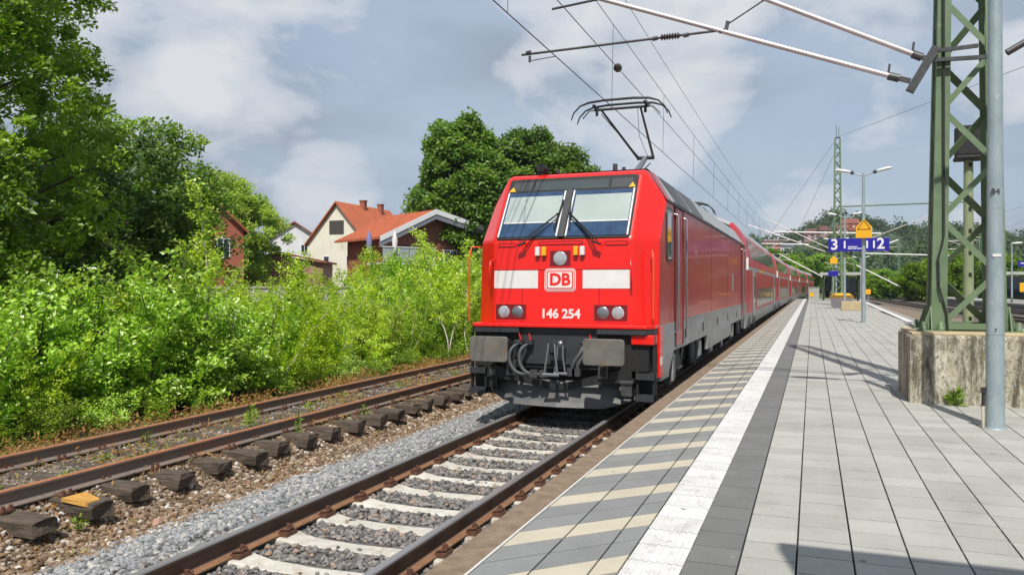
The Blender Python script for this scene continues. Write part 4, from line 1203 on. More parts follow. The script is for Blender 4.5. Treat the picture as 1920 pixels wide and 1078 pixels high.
slim_mast(8.0,176.0,9.6,'slim mast far along the bend left of the bright trees')
slim_mast(6.6,208.0,9.6,'farthest slim mast, seen under the blue platform sign')
slim_mast(-7.6,150.0,9.6,'slim mast on the left beyond the tail of the red train',side=1)
slim_mast(-6.4,108.0,9.8,'slim mast rising behind the red coaches',side=1)
slim_mast(20.5,118.0,9.8,'slim mast on the far side of the opposite platform')
# portal beam and its arms over the right-hand tracks
t = thing('portal_beam','thin green beam reaching from the second mast over the right-hand tracks','beam',(2.3,71.4,8.2))
m=MB(); m.tube([(0,0,0),(9.0,0,.05)],.06,8); m.build('beam',M_mast,t)
m=MB(); m.tube([(7.3,0,-.05),(7.3,0,-.7)],.05,6); m.build('hanging_insulator',M_insul,t)
for (x0,y0,z0,x1,z1,lb) in ((-3.6,84,7.05,6.2,6.65,'long bright tube crossing above the red coaches'),(4.6,86,4.9,7.9,6.1,'bright slanted tube just right of the yellow warning sign'),(5.2,98,5.3,14.4,4.9,'bright level tube in front of the wooded hill'),
                        (-4.2,112,5.9,1.6,2.6,'bright slanted tube low over the tail of the train'),(-5.6,98,6.6,-.4,6.4,'bright level tube above the coach roofs'),(4.6,96,3.9,8.8,1.6,'bright tube sloping down to the right below the sign')):
    m=MB(); m.tube([(x0,y0,z0),(x1,y0,z1)],.075,8); o=m.build('cantilever_tube',[M_white]); tag(o,lb,'tube')

# ------------------------------------------------------------------ overhead wires
def wire(name, label, x0, zf, s0, s1, r=.008, xf=cm, step=4, cat='overhead wire'):
    m = MB(); m.tube([(x0+xf(s), s, zf(s)) for s in np.arange(s0, s1+.1, step)], r, 5)
    o = m.build(name, M_wire); tag(o, label, cat); return o
def sag(z, a=.45, p0=12.4, span=59.0):
    return lambda s: z - a*4*(((s-p0)%span)/span)*(1-((s-p0)%span)/span)
wire('contact_wire','lowest wire, touched by the raised pantograph',-3.83,lambda s:5.21,-4,200,.0085)
wire('contact_wire','thin wire just above the lowest one, with a bead-shaped insulator',-3.80,lambda s:6.10,-4,78,.008)
wire('messenger_wire','sagging carrying wire with thin droppers down to the lowest wire',-3.80,sag(6.95,.3),-4,200,.007)
wire('messenger_wire','topmost wire over the red train',-3.75,sag(7.75,.3),-4,130,.006)
t = thing('dropper_wires','row of thin vertical droppers between the wires over the train','overhead wire',(0,0,0))
zf_ = sag(6.95,.3)
for s in list(np.arange(4,190,5.9)):
    m=MB(); m.tube([(-3.83+cm(s),s,5.21),(-3.80+cm(s),s,zf_(s))],.005,4); m.build('dropper',M_wire,t)
m=MB(); m.lathe([(0,-.16),(.05,-.12),(.09,-.03),(.09,.03),(.05,.12),(0,.16)],10,0,Matrix.Translation((-3.80,16.2,6.10))@Matrix.Rotation(R(90),4,'X'))
o=m.build('bead_insulator',M_insul); tag(o,'dark bead-shaped insulator on a wire above the pantograph','insulator')
for xf,lb in ((xr1,'nearer'),(xr2,'farther')):
    wire('contact_wire','contact wire over the %s right-hand track'%lb,0,lambda s:5.2,18,240,.008,xf,8)
    wire('messenger_wire','sagging carrying wire over the %s right-hand track'%lb,0,sag(6.8,.4),18,240,.007,xf,8)
for (p0,p1,lb) in (((1.97,71.4,14.0),(11.0,20,8.6),'thin wire running from the second mast head up to the right'),((1.97,71.4,14.0),(-3.8,84,7.1),'thin stay wire slanting left down from the second mast head'),
                   ((1.97,71.4,13.2),(-1.6,90,7.0),'thin stay wire slanting steeply down beside the second mast')):
    m=MB(); m.tube([p0,p1],.012,5); o=m.build('stay_wire',M_wire); tag(o,lb,'wire')

# ------------------------------------------------------------------ lamps
M_lampwhite = pm('lamp_head_white', (.72,.73,.72), (.62,.63,.62), 6, .35)
def lamp_post(label, loc):
    t = thing('lamp_post', label, 'lamp post', loc, 0, 'double-headed lamp posts on the platform')
    m = MB(); m.tube([(0,0,0),(0,0,1.2),(0,0,6.25)], [.094,.088,.058], 20); m.build('pole', M_galv, t)
    m = MB(); m.tube([(0,0,0),(0,0,.012)], [.12,.115], 20); m.tube([(0,0,1.02),(0,0,1.045)], .092, 20, cap=False); m.tube([(0,0,2.38),(0,0,2.385)], .083, 20, cap=False); m.build('pole_ring', M_galv, t)
    m = MB(); m.tube([(-.03,0,6.22),(-.45,0,6.38)],.028,8); m.tube([(.03,0,6.22),(.45,0,6.38)],.028,8); m.tube([(0,0,6.2),(0,0,6.32)],.062,12); m.build('arm', M_galv, t)
    for sx in (-1,1):
        M_ = Matrix.Translation((sx*.80,0,6.46)) @ Matrix.Rotation(-sx*R(12),4,'Y') @ Matrix.Diagonal((.36,.15,.085,1))
        m = MB(); prof=[(0,-.6),(.7,-.55),(1,-.15),(.95,.3),(.6,.8),(0,1)]
        m.lathe(prof,14,0,M_)
        h = m.build('lamp_head', M_lampwhite, t)
        m = MB(); m.tube([(sx*.38,0,6.355),(sx*.50,0,6.40)],.075,10); m.build('lamp_socket', M_dkgrey, h)
    return t
lp = lamp_post('near grey lamp post rising past the concrete block at the right edge', (1.856, 9.88, 0))
m=MB(); m.tube([(-.115,-.02,.0),(-.12,-.02,.16),(-.115,-.01,.24)],.016,8,0); m.tube([(-.115,-.01,.24),(-.112,0,.42)],.018,8,1); m.box(-.135,-.09,-.03,.02,.38,.44,1); m.build('earth_cable',[M_slabye,M_rubber],lp)
mlink('lettering',text_mesh('84',.085,M_grime,.003,.001),lp,basis((-.012,-.0815,2.56),(1,0,0),(0,0,1)),'faint number 84 on the pole')
m=MB(); m.box(-.04,.04,-.088,-.079,1.86,1.89); m.build('white_sticker',M_white,lp)
m=MB(); m.tube([(-.01,-.105,1.08),(-.01,-.085,1.08)],.008,6); m.build('drill_hole',M_black,lp)
_lm={}
for c in bpy.data.objects:
    if c.parent: _lm.setdefault(c.parent.name,[]).append(c)
def copy_lamp(loc,label):
    c=lp.copy(); col.objects.link(c); c.location=loc; c['label']=label
    for k in _lm[lp.name]:
        if k.name.split('.')[0] in ('pole','arm','lamp_head','pole_ring'):
            d=k.copy(); col.objects.link(d); d.parent=c
            for g_ in _lm.get(k.name,[]): e=g_.copy(); col.objects.link(e); e.parent=d
    return c
copy_lamp((2.03,36.6,.0),'lamp post carrying the yellow triangle sign, in front of the blue board')
copy_lamp((2.05,58.1,.0),'lamp post right behind the blue board, next to the second mast')
copy_lamp((2.07,79.5,-.5),'farthest double lamp post, low behind the second mast')
copy_lamp((6.2,118,-.9),'double lamp post far beyond the platform shelter')

# yellow warning board on the lamp post
t = thing('warning_board','yellow box with a black-outlined triangle on the second lamp post','sign',(2.03,36.47,3.58))
m=MB(); m.box(-.31,.31,-.16,-.0,.0,.46); m.add([(-.31,-.16,.46),(.31,-.16,.46),(0,-.16,.80),(-.31,0,.46),(.31,0,.46),(0,0,.80)],[(0,1,2),(5,4,3),(1,4,5,2),(3,0,2,5)])
m.build('box',M_yellow,t)
m=MB()
a=(-.25,.36);b=(.25,.36);c=(0,.74)
for p,q in ((a,b),(b,c),(c,a)): m.bar((p[0],-.168,p[1]),(q[0],-.168,q[1]),.022,.008,0,up=(0,1,0))
m.build('triangle_outline',M_black,t)
# smaller yellow sign on mast 2
for (x,y,z,s,lb,cat) in ((1.55,66,3.3,.26,'small yellow warning box near the foot of the second mast','sign'),):
    m=MB(); m.box(-s,s,-.05,.05,0,s*1.3); m.add([(-s,-.05,s*1.3),(s,-.05,s*1.3),(0,-.05,s*2.4),(-s,.05,s*1.3),(s,.05,s*1.3),(0,.05,s*2.4)],[(0,1,2),(5,4,3),(1,4,5,2),(3,0,2,5)])
    o=m.build('warning_board',M_yellow,None,(x,y,z)); tag(o,lb,cat)

# blue station sign with platform numbers
M_blue = pm('sign_blue', (.018,.014,.30), (.016,.012,.26), 2, .35)
def station_sign(label, loc, posts):
    t = thing('platform_sign', label, 'sign', loc, 0, 'blue platform number signs')
    W_=3.75; H_=.88
    m=MB(); m.box(0,W_,-.06,.06,0,H_); m.build('board',M_blue,t,bevel=.01)
    Mf=lambda u,v: basis((u,-.061,v),(1,0,0),(0,0,1))
    mlink('lettering',text_mesh('3',1.0,M_white,.022,.004),t,Mf(.38,.44),'white number 3')
    mlink('lettering',text_mesh('2',1.0,M_white,.022,.004),t,Mf(W_-.52,.46),'white number 2')
    m=MB()
    for u in (1.02,2.40,2.82): m.box(u-.055,u+.055,-.066,-.061,.20,.70)
    m.build('divider',M_white,t)
    m=MB()
    for (u0,u1,v) in ((1.22,1.42,.30),(1.44,1.62,.30),(1.64,1.80,.30),(1.22,1.5,.18),(1.53,1.74,.18),(1.78,2.14,.18)):
        m.box(u0,u1,-.066,-.061,v-.032,v+.032)
    o=m.build('small_print',M_white,t); o['kind']='stuff'
    m=MB()
    for u in posts: m.box(u-.03,u+.03,-.02,.02,H_,H_+.25); m.box(u-.05,u+.05,.06,.13,.1,.75)
    m.build('mounting',M_galv,t)
    return t
station_sign('blue board with white 3 and 2 hanging across the platform',(1.02,57.8,3.9),(1.03,))
s2=station_sign('blue platform board over the near end of the platform, seen only by its shadow',(.60,1.72,3.88),(1.5,2.6))
t=thing('sign_post','grey steel post holding the near platform board','post',(2.3,1.90,0))
m=MB(); m.tube([(0,0,0),(0,0,4.9)],.07,12); m.build('pole',M_galv,t)

# tubular pole with holes and a dark box
M_poleg = pm('pale_olive_pole', (.26,.30,.17), (.2,.24,.13), 3, .7)
t=thing('signal_pole','pale olive pole with a dark box on top, seen through the lattice mast','pole',(5.35,33.0,-.7))
m=MB(); m.tube([(0,0,0),(0,0,7.2)],[.19,.155],12); m.build('pole',M_poleg,t)
m=MB()
for k in range(8): m.box(-.02,.08,-.19,-.12,1.0+k*.8,1.14+k*.8)
m.build('step_hole',M_black,t)
m=MB(); m.box(-.42,.42,-.35,.35,7.0,8.1); m.box(-.46,.46,-.45,.35,6.85,7.0); m.build('signal_box',M_black,t,bevel=.05)
m=MB(); m.box(-.40,.40,-.1,.1,4.0,4.05); m.build('cross_piece',M_poleg,t)

# shelter at the far end of the platform
def shelter(label, loc, w_, mt_roof):
    t=thing('platform_shelter',label,'shelter',loc)
    m=MB(); m.box(-.3,w_+.3,-.3,2.6,2.75,3.05); m.build('roof',mt_roof,t)
    for x in (.1,w_-.1):
        for y in (.1,2.2): m=MB(); m.box(x-.08,x+.08,y-.08,y+.08,0,2.75); m.build('post',M_dkgrey,t)
    n=4
    for k in range(n):
        m=MB(); a=.25+k*(w_-.5)/n; m.box(a,a+(w_-.5)/n-.06,2.15,2.2,.3,2.6); m.build('glass_panel',M_glassdk,t)
    m=MB(); m.box(-.02,.05,.3,2.1,.3,2.5); m.build('glass_panel',M_glassdk,t); m=MB(); m.box(w_-.05,w_+.02,.3,2.1,.3,2.5); m.build('glass_panel',M_glassdk,t)
    m=MB(); m.box(.5,w_-.5,1.7,2.0,.42,.48); m.build('bench',M_dkgrey,t)
    return t
M_roofpale=pm('pale_fascia',(.42,.42,.40),(.33,.33,.31),3,.7)
shelter('dark glazed shelter with a flat pale roof on the far end of the platform',(1.05,92,0),3.7,M_roofpale)
# block, grit bin and small kit
m=MB(); m.box(-.62,.62,-.5,.5,0,.58); o=m.build('concrete_plinth',M_blocktop,None,(2.35,55.2,0),bevel=.03); tag(o,'low concrete block at the foot of the lamp post behind the blue board','concrete block')
t=thing('grit_bin','pale grit bin with an orange-yellow lid beside the low concrete block','grit bin',(1.95,60.8,0))
m=MB(); m.add([(-.65,-.4,0),(.65,-.4,0),(.65,.4,0),(-.65,.4,0),(-.75,-.5,.75),(.75,-.5,.75),(.75,.5,.75),(-.75,.5,.75)],[(0,3,2,1),(0,1,5,4),(1,2,6,5),(2,3,7,6),(3,0,4,7),(4,5,6,7)]); m.build('bin',pm('bin_grey',(.6,.56,.56),(.5,.47,.47),4,.6),t)
m=MB(); m.box(-.80,.80,-.55,.55,.75,.85); m.add([(-.78,-.5,.85),(.78,-.5,.85),(.78,.5,.85),(-.78,.5,.85),(-.5,0,1.05),(.5,0,1.05)],[(0,1,5,4),(1,2,5),(2,3,4,5),(3,0,4)]); m.build('lid',M_yellow,t)
def small_sign(x,y,z0,w_,h,mt,label,name='small_sign',post=True):
    t=thing(name,label,'sign',(x,y,0))
    m=MB(); m.box(-w_/2,w_/2,-.03,.03,z0,z0+h); m.build('plate',mt,t,bevel=.02)
    if post: m=MB(); m.tube([(0,.06,0),(0,.06,z0+h)],.035,8); m.build('post',M_galv,t)
    return t
small_sign(-.05,88,.5,.42,.42,M_yellow,'small orange-yellow sign left of the far shelter')
small_sign(5.2,86,.75,.45,.5,M_yellow,'orange-yellow sign right of the far shelter')
small_sign(1.55,67.5,2.35,.75,.42,M_blue,'small blue sign under the yellow warning box at the second mast')
small_sign(-2.9,99,.2,.45,.6,M_white,'small white board near the tail of the train')
t=thing('equipment_cabinet','pale grey equipment cabinet beyond the end of the platform','cabinet',(.2,118,-.5))
m=MB(); m.box(-.7,.7,-.4,.4,0,1.9); m.build('box',M_roofpale,t,bevel=.02); m=MB(); m.box(-.76,.76,-.46,.46,1.9,1.98); m.build('lid',M_galv,t)

# opposite platform
op=thing('opposite_platform','opposite platform beyond the right-hand tracks',None); op['kind']='structure'
m=MB(); 
def XO(s): return xr2(s)+1.75
for a,b in zip(range(30,130,10),range(40,140,10)):
    m.add([(XO(a),a,-.8),(XO(a)+6,a,-.8),(XO(b)+6,b,-.8),(XO(b),b,-.8),(XO(a),a,.0),(XO(a)+6,a,.0),(XO(b)+6,b,.0),(XO(b),b,.0)],[(4,5,6,7),(0,1,5,4),(1,2,6,5),(2,3,7,6),(3,0,4,7)])
m.build('platform_body',pm('opposite_paving',(.36,.35,.32),(.30,.29,.27),1.5,.85),op)
m=MB()
for a,b in zip(range(30,130,10),range(40,140,10)): m.add([(XO(a)-.01,a,-.8),(XO(b)-.01,b,-.8),(XO(b)-.01,b,-.16),(XO(a)-.01,a,-.16)],[(3,2,1,0)])
m.build('platform_wall',M_conc,op)
shelter('grey ribbed shelter on the opposite platform, seen through the lattice mast',(17.6,94,0),4.2,M_roofpale)
def single_lamp(x,y,label,h=5.6):
    t=thing('single_lamp',label,'lamp post',(x,y,0),0,'single-headed lamps on the opposite platform')
    m=MB(); m.tube([(0,0,0),(0,0,h)],[.09,.06],10); m.build('pole',M_galv,t)
    m=MB(); m.lathe([(0,-.6),(.7,-.55),(1,-.15),(.95,.3),(.6,.8),(0,1)],12,0,Matrix.Translation((.4,0,h+.03))@Matrix.Rotation(R(-4),4,'Y')@Matrix.Diagonal((.55,.2,.12,1))); m.build('lamp_head',M_lampwhite,t)
single_lamp(17.7,86.9,'white-headed lamp on the opposite platform, right of the near lamp post',5.6)
single_lamp(18.6,118,'smaller white-headed lamp on the opposite platform, seen through the lattice mast',5.3)
t=thing('ticket_machine','red and white machine on the opposite platform','machine',(17.05,90.5,0))
m=MB(); m.box(-.55,.55,-.35,.35,.0,.45,1); m.box(-.55,.55,-.35,.35,.45,1.55,0); m.box(-.5,.5,-.35,.35,1.55,1.8,1); m.build('machine_case',[pm('signal_red',(.7,.02,.03),None,rough=.4),M_white],t)
t=thing('blue_sign','blue sign with white strip and orange dome at the right edge of view','sign',(18.6,84.5,0))
m=MB(); m.box(-.9,2.2,-.06,.06,3.35,3.85,0); m.box(-.7,2.0,-.07,-.06,3.62,3.72,1); m.build('board',[M_blue,M_white],t)
m=MB(); m.lathe([(.75,0),(.72,.4),(.5,.85),(0,1.1)],14,0,Matrix.Translation((.7,0.3,3.86))); m.build('orange_dome',M_yellow,t)
m=MB(); m.tube([(.2,.1,0),(.2,.1,3.9)],.06,8); m.tube([(1.8,.1,0),(1.8,.1,3.9)],.06,8); m.build('post',M_galv,t)
small_sign(17.6,81.5,1.05,.8,.8,M_yellow,'round orange-yellow sign on the opposite platform near the right edge')
t=thing('railing','grey railing along the back of the opposite platform','railing',(19.0,80,0))
m=MB(); m.box(0,5,-.02,.02,.15,1.25); m.build('infill_panel',M_galv,t)
for k in range(6): m=MB(); m.box(k-.03,k+.03,-.05,.05,0,1.35); m.build('post',M_galv,t)
# ------------------------------------------------------------------ buildings
M_cream=pm('cream_render',(.76,.73,.61),(.68,.65,.54),.8,.85,c3=(.45,.40,.28),s3=.5,f3=(.55,.8))
M_whitew=pm('white_render',(.66,.68,.70),(.56,.58,.60),1,.85)
M_brick=pm('red_brick',(.36,.11,.065),(.26,.08,.05),9,.85,bump=.01)
M_timber=pm('brown_timber_cladding',(.20,.075,.05),(.15,.055,.038),4,.8,stretch=(1,1,6))
M_tile=pm('orange_roof_tile',(.50,.14,.06),(.38,.10,.045),1.2,.75,bump=.02,bscale=9)
M_tiledk=pm('dull_red_roof_tile',(.30,.09,.045),(.23,.07,.04),1.0,.8,bump=.02,bscale=9)
M_fascia=pm('pale_fascia_board',(.66,.67,.68),None,rough=.6)
M_soffit=pm('grey_blue_soffit',(.17,.18,.22),None,rough=.7)
M_wframe=pm('window_frame_white',(.7,.7,.7),None,rough=.5)
M_louv=pm('dark_shutter',(.07,.065,.055),(.05,.045,.04),20,.8,stretch=(1,1,8))
def gable(name,label,loc,rz,w,d,zl,za,zr,xa,wall,roof,ov=.4,fascia=None,windows=(),chimneys=(),lower=None):
    t=thing(name,label,'house',loc,rz)
    m=MB(); m.prism([(0,0),(w,0),(w,zr),(xa,za-.12),(0,zl)],-d,0,0,basis((0,0,0),(1,0,0),(0,0,1)))
    m.build('wall',wall,t)
    if lower is not None:
        m=MB(); m.box(-.01,w*.42,-.02,0,0,zl*.98); m.build('wall_cladding',lower,t)
    for (x0,z0,x1,z1,nm) in ((0,zl,xa,za,'l'),(xa,za,w,zr,'r')):
        L_=math.hypot(x1-x0,z1-z0); dx,dz=(x1-x0)/L_,(z1-z0)/L_
        if nm=='l': a=(x0-dx*ov,z0-dz*ov); b=(x1,z1)
        else: a=(x0,z0); b=(x1+dx*ov,z1+dz*ov)
        m=MB(); m.prism([a,b,(b[0],b[1]+.16),(a[0],a[1]+.16)],-d-ov,ov,0,basis((0,0,0),(1,0,0),(0,0,1)))
        r_=m.build('roof',roof,t)
        m=MB(); n=int((d+2*ov)/.55)
        for k in range(n):
            y=-ov+.2+k*.55; m.bar((a[0],y,a[1]+.175),(b[0],y,b[1]+.175),.14,.05)
        o=m.build('tile_ribs',roof,r_); o['kind']='stuff'
        if fascia:
            m=MB(); m.prism([(a[0],a[1]-.18),(b[0],b[1]-.18),(b[0],b[1]+.20),(a[0],a[1]+.20)],ov+.0,ov+.10,0,basis((0,0,0),(1,0,0),(0,0,1)))
            m.build('barge_board',fascia,r_)
            m=MB(); m.prism([(a[0],a[1]-.55),(b[0],b[1]-.55),(b[0],b[1]-.19),(a[0],a[1]-.19)],ov-.12,ov+.05,0,basis((0,0,0),(1,0,0),(0,0,1)))
            m.build('soffit_board',M_soffit,r_)
    for (x,z,ww,hh,kind) in windows:
        m=MB(); m.box(x,x+ww,-.06,.0,z,z+hh)
        if kind=='louvre': m.build('louvre_opening',M_louv,t); continue
        f=m.build('window',M_wframe if kind!='dark' else M_louv,t)
        n=2 if ww>.8 else 1
        for k in range(n):
            m=MB(); a=x+.08+k*(ww-.08)/n; m.box(a,a+(ww-.08)/n-.08,-.08,-.061,z+.08,z+hh-.08); m.build('pane',M_glassdk,f)
    for (x,y,z,s) in chimneys:
        m=MB(); m.box(x-s/2,x+s/2,y-s/2,y+s/2,z-1.2,z); m.box(x-s/2-.06,x+s/2+.06,y-s/2-.06,y+s/2+.06,z,z+.12); m.build('chimney',M_brick,t)
    return t
gable('house','cream gabled house with an orange tiled roof and a dark louvred attic opening',(-51.7,73.0,-.8),0,7.4,11,7.1,11.35,7.1,3.7,M_cream,M_tile,
      windows=((2.75,8.0,1.8,1.45,'louvre'),(2.0,4.6,.75,1.05,'w'),(4.9,4.5,.9,1.2,'w'),(1.2,1.8,.9,1.2,'w'),(4.5,1.9,.9,1.2,'w')),chimneys=((3.9,-.0+5.0,12.0,.6),(4.1,8.5,11.9,.55)))
gable('house','white rendered house with small dark windows, left of the cream house',(-66.0,84.0,-.8),R(30),8.5,9,8.2,10.6,7.4,3.6,M_whitew,M_tiledk,
      windows=((4.4,6.6,.9,1.2,'w'),(6.2,5.2,1.0,1.3,'w'),(4.4,3.6,.9,1.2,'w'),(6.4,2.6,1.0,1.3,'w')),chimneys=((1.4,2,11.0,.9),))
h=gable('house','low brick and timber house with a wide orange roof, pale barge boards and a balcony',(-29.5,50.9,-.8),R(60),11.0,5.6,6.1,8.0,6.4,4.1,M_timber,M_tile,ov=.8,fascia=M_fascia,
      windows=((5.3,4.2,1.3,1.0,'w'),(8.0,4.2,1.3,1.0,'w'),(1.0,3.4,1.3,2.0,'dark')))
m=MB(); m.box(-.03,.0,.2,5.4,0,6.0); m.build('side_wall',M_brick,h)
m=MB(); m.box(6.7,7.9,-.04,-.01,3.6,5.4); m.build('brick_panel',M_brick,h)
m=MB(); m.box(-1.4,3.0,-2.3,-.1,3.90,4.05); b_=m.build('balcony',M_fascia,h)
m=MB()
for k in range(4): m.box(-1.4+k*1.1+.03,-1.4+(k+1)*1.1-.03,-2.32,-2.29,4.1,5.1)
o=m.build('balcony_screen',pm('balcony_grey_panel',(.34,.38,.40),(.30,.34,.36),1,.5),b_)
m=MB(); m.box(-1.45,3.05,-2.36,-2.26,5.1,5.17); m.build('hand_rail',M_fascia,b_)
for x in (-1.3,2.9):
    m=MB(); m.box(x-.06,x+.06,-2.25,-2.13,0,3.9); m.build('balcony_post',M_fascia,b_)
gable('house','red brick house with a dull red roof half hidden behind the saplings',(-41.6,40.6,-.8),R(45),6.2,8,6.0,9.6,6.3,2.9,M_brick,M_tiledk,windows=((4.4,4.3,.9,1.4,'w'),(1.0,4.3,.9,1.4,'w')))
gable('house','low pink walled building below the willow-like tree',(-50.5,60.0,-.8),R(25),8,6,4.6,5.4,4.6,4,pm('pink_render',(.42,.22,.19),(.36,.19,.16),2,.9),M_tiledk,windows=((5.5,2.4,1.0,1.1,'dark'),))
gable('house','house corner with an orange tiled roof just left of the locomotive windscreen',(-22.9,63.0,-.8),R(-12),9,9,6.6,10.2,6.6,4.5,M_brick,M_tile,ov=.8,fascia=M_soffit)
# parasols on the balcony
def parasol(label,loc,mt):
    t=thing('parasol',label,'parasol',loc,0)
    m=MB(); m.tube([(0,0,0),(0,0,2.35)],.03,8); m.build('pole',M_galv,t)
    m=MB(); m.lathe([(.10,.75),(.20,.85),(.17,1.3),(.22,1.7),(.10,2.2),(.02,2.4)],9,0); m.build('folded_canopy',mt,t)
parasol('closed white parasol standing on the balcony',(-27.75,49.5,3.1),M_white)
parasol('closed lavender-blue parasol at the left end of the balcony',(-29.3,48.6,3.1),pm('lavender_canvas',(.22,.22,.42),(.18,.18,.35),6,.9))
t=thing('garden_shed','small shed with a sloping dark roof and a leaning white ladder',"shed",(-22.6,39.6,-.75),R(28))
m=MB(); m.box(0,2.3,0,2.2,0,2.9); m.build('wall',M_timber,t); m=MB(); m.add([(-.3,-.4,3.05),(2.9,-.4,3.05),(2.9,2.5,3.4),(-.3,2.5,3.4),(-.3,-.4,3.17),(2.9,-.4,3.17),(2.9,2.5,3.52),(-.3,2.5,3.52)],[(0,3,2,1),(4,5,6,7),(0,1,5,4),(1,2,6,5),(2,3,7,6),(3,0,4,7)]); m.build('roof',M_dkgrey,t)
m=MB(); m.bar((1.0,-1.0,.2),(1.4,-.1,2.9),.07,.05); m.bar((.7,-1.0,.2),(1.1,-.1,2.9),.07,.05); m.build('ladder',M_fascia,t)
m=MB(); m.box(-1.3,1.2,0,.06,0,1.7); o=m.build('board_panel',pm('grey_panel',(.30,.30,.31),(.25,.25,.26),2,.7),None,(-21.0,36.6,.2)); o.rotation_euler=(0,0,R(28)); tag(o,'plain grey panel standing in the bushes below the balcony','panel')
m=MB(); m.box(-7,5.5,0,.25,0,2.25); m.box(-7.1,5.6,-.05,.3,2.25,2.35); o=m.build('garden_wall',M_roofpale,None,(-25.5,33.5,-.8)); o.rotation_euler=(0,0,R(36)); tag(o,'pale garden wall behind the bushes below the cream house','wall')
m=MB(); m.box(-3.5,3.5,0,4,0,2.9); m.box(-3.8,3.8,-.3,4.3,2.9,3.05); o=m.build('garage',M_whitew,None,(-25.5,21.5,-.8)); o.rotation_euler=(0,0,R(52)); tag(o,'low white garage glimpsed through the leaves on the left','garage')
t=thing('orange_container','orange container with pale boards on top behind the bushes at the left edge','container',(-22.5,16.6,-.75),R(55))
m=MB(); m.box(-1.6,1.6,-.8,.8,.5,1.75); m.build('box',M_orange,t,bevel=.03); m=MB(); m.box(-1.8,1.8,-.9,.9,2.0,2.3); m.build('pale_boards',M_fascia,t)
for x in (-1.5,1.5): m=MB(); m.box(x-.08,x+.08,-.85,-.7,1.7,2.05); m.build('post',M_orange,t)
m=MB(); m.box(-1.7,1.7,-.7,.7,0,.5); m.build('underframe',M_black,t)

# houses on the hill
def ground_z(x,y):
    import bisect
    i=min(max(bisect.bisect(xs,x)-1,0),nx-2); j=min(max(bisect.bisect(ys,y)-1,0),len(ys)-2)
    tx=(x-xs[i])/(xs[i+1]-xs[i]); ty=(y-ys[j])/(ys[j+1]-ys[j])
    g_=lambda a,b: g_v[b*nx+a][2]
    return (g_(i,j)*(1-tx)+g_(i+1,j)*tx)*(1-ty)+(g_(i,j+1)*(1-tx)+g_(i+1,j+1)*tx)*ty
M_brn=pm('brown_roof',(.13,.055,.045),(.10,.045,.04),.3,.85); M_redr=pm('red_roof_far',(.24,.075,.05),(.19,.06,.045),.3,.85); M_grr=pm('slate_roof',(.07,.085,.12),None,rough=.6)
M_wallp=pm('pinkish_wall',(.33,.22,.20),(.28,.19,.18),.3,.9)
for (x,y,w_,d_,h_,r_,mw,mr_,rz,lb) in ((-36,452,13,9,5,3,M_wallp,M_grr,.25,'slate roofed house at the left end of the hillside row'),(-25,446,17,9,5.5,4.5,M_brick,M_brn,.1,'long brown roofed house on the hill above the coaches'),
      (-15,425,12,8,5,3,M_whitew,M_grr,.0,'grey roofed house just below the long brown one'),(-4,452,14,9,6,5,M_wallp,M_brn,-.2,'tall brown gabled house in the middle of the hillside'),
      (4,432,10,8,5,4,M_wallp,M_brn,.5,'small dark gabled house below the middle one'),(14,436,16,9,5,4,M_brick,M_redr,.15,'red roofed house on the hill left of the sign mast'),(10,415,11,8,4.5,3,M_wallp,M_redr,-.1,'low reddish roofed house half sunk in the trees')):
    z=ground_z(x,y)
    t=thing('hillside_house',lb,'house',(x,y,z+1.2),rz)
    t.scale=(.55,.6,.62)
    m=MB(); m.box(0,w_,0,d_,0,h_+1); m.build('wall',mw,t)
    m=MB(); a=-.6; m.add([(a,a,h_+.8),(w_-a,a,h_+.8),(w_-a,d_-a,h_+.8),(a,d_-a,h_+.8),(1.2,d_/2,h_+1+r_),(w_-1.2,d_/2,h_+1+r_)],[(0,1,5,4),(1,2,5),(2,3,4,5),(3,0,4),(3,2,1,0)]); m.build('roof',mr_,t)
    for k in range(int(w_/3)):
        for z0 in ((1.6,4.0) if h_>4.8 else (2.2,)):
            m=MB(); m.box(1+k*3,2.3+k*3,-.06,0,z0+1,z0+2.2); m.build('window',M_wframe if k%2 else M_glassdk,t)

# ------------------------------------------------------------------ leaves
def leaf_arrays(P, size, dirs=None, tilt=.9, aspect=.55):
    n=len(P)
    a=rng.normal(size=(n,3)); a[:,2]*=.6
    if dirs is not None: a=a*tilt+dirs
    # leaves turn their blades towards the light from above and the south
    nm=rng.normal(size=(n,3))*.62+np.array([.12,-.50,.72]); nm/=np.linalg.norm(nm,axis=1)[:,None]
    a-=nm*(a*nm).sum(1)[:,None]*.92; a/=np.linalg.norm(a,axis=1)[:,None]+1e-9
    b=np.cross(nm,a); b/=np.linalg.norm(b,axis=1)[:,None]+1e-9
    s=size[:,None]
    c=np.cross(a,b)
    p0=P; p2=P+a*s; mid=P+a*s*.45
    V=np.stack([p0, mid+b*s*aspect*.5+c*s*.06, p2, mid-b*s*aspect*.5+c*s*.06],1)
    return V.reshape(-1,3)
def leaf_mesh(name,P,size,mat_,rn=None,dirs=None,aspect=.55):
    n=len(P); V=leaf_arrays(P,size,dirs,aspect=aspect); F=np.arange(4*n).reshape(-1,4)
    r_=rng.random(n) if rn is None else rn
    return np_mesh(name,V,F,mat_,rnd=np.repeat(r_,4))
LF_birch=leafm('birch_leaf',[(0,(.09,.165,.006)),(.4,(.28,.40,.014)),(.8,(.48,.59,.035)),(1,(.70,.74,.22))],.36,.34)
LF_bush=leafm('bush_leaf',[(0,(.065,.14,.010)),(.45,(.22,.37,.022)),(.85,(.39,.55,.07)),(1,(.64,.74,.34))],.32,.32)
LF_dark=leafm('dark_tree_leaf',[(0,(.026,.07,.006)),(.5,(.078,.155,.010)),(.9,(.15,.245,.015)),(1,(.21,.31,.03))],.28,.45)
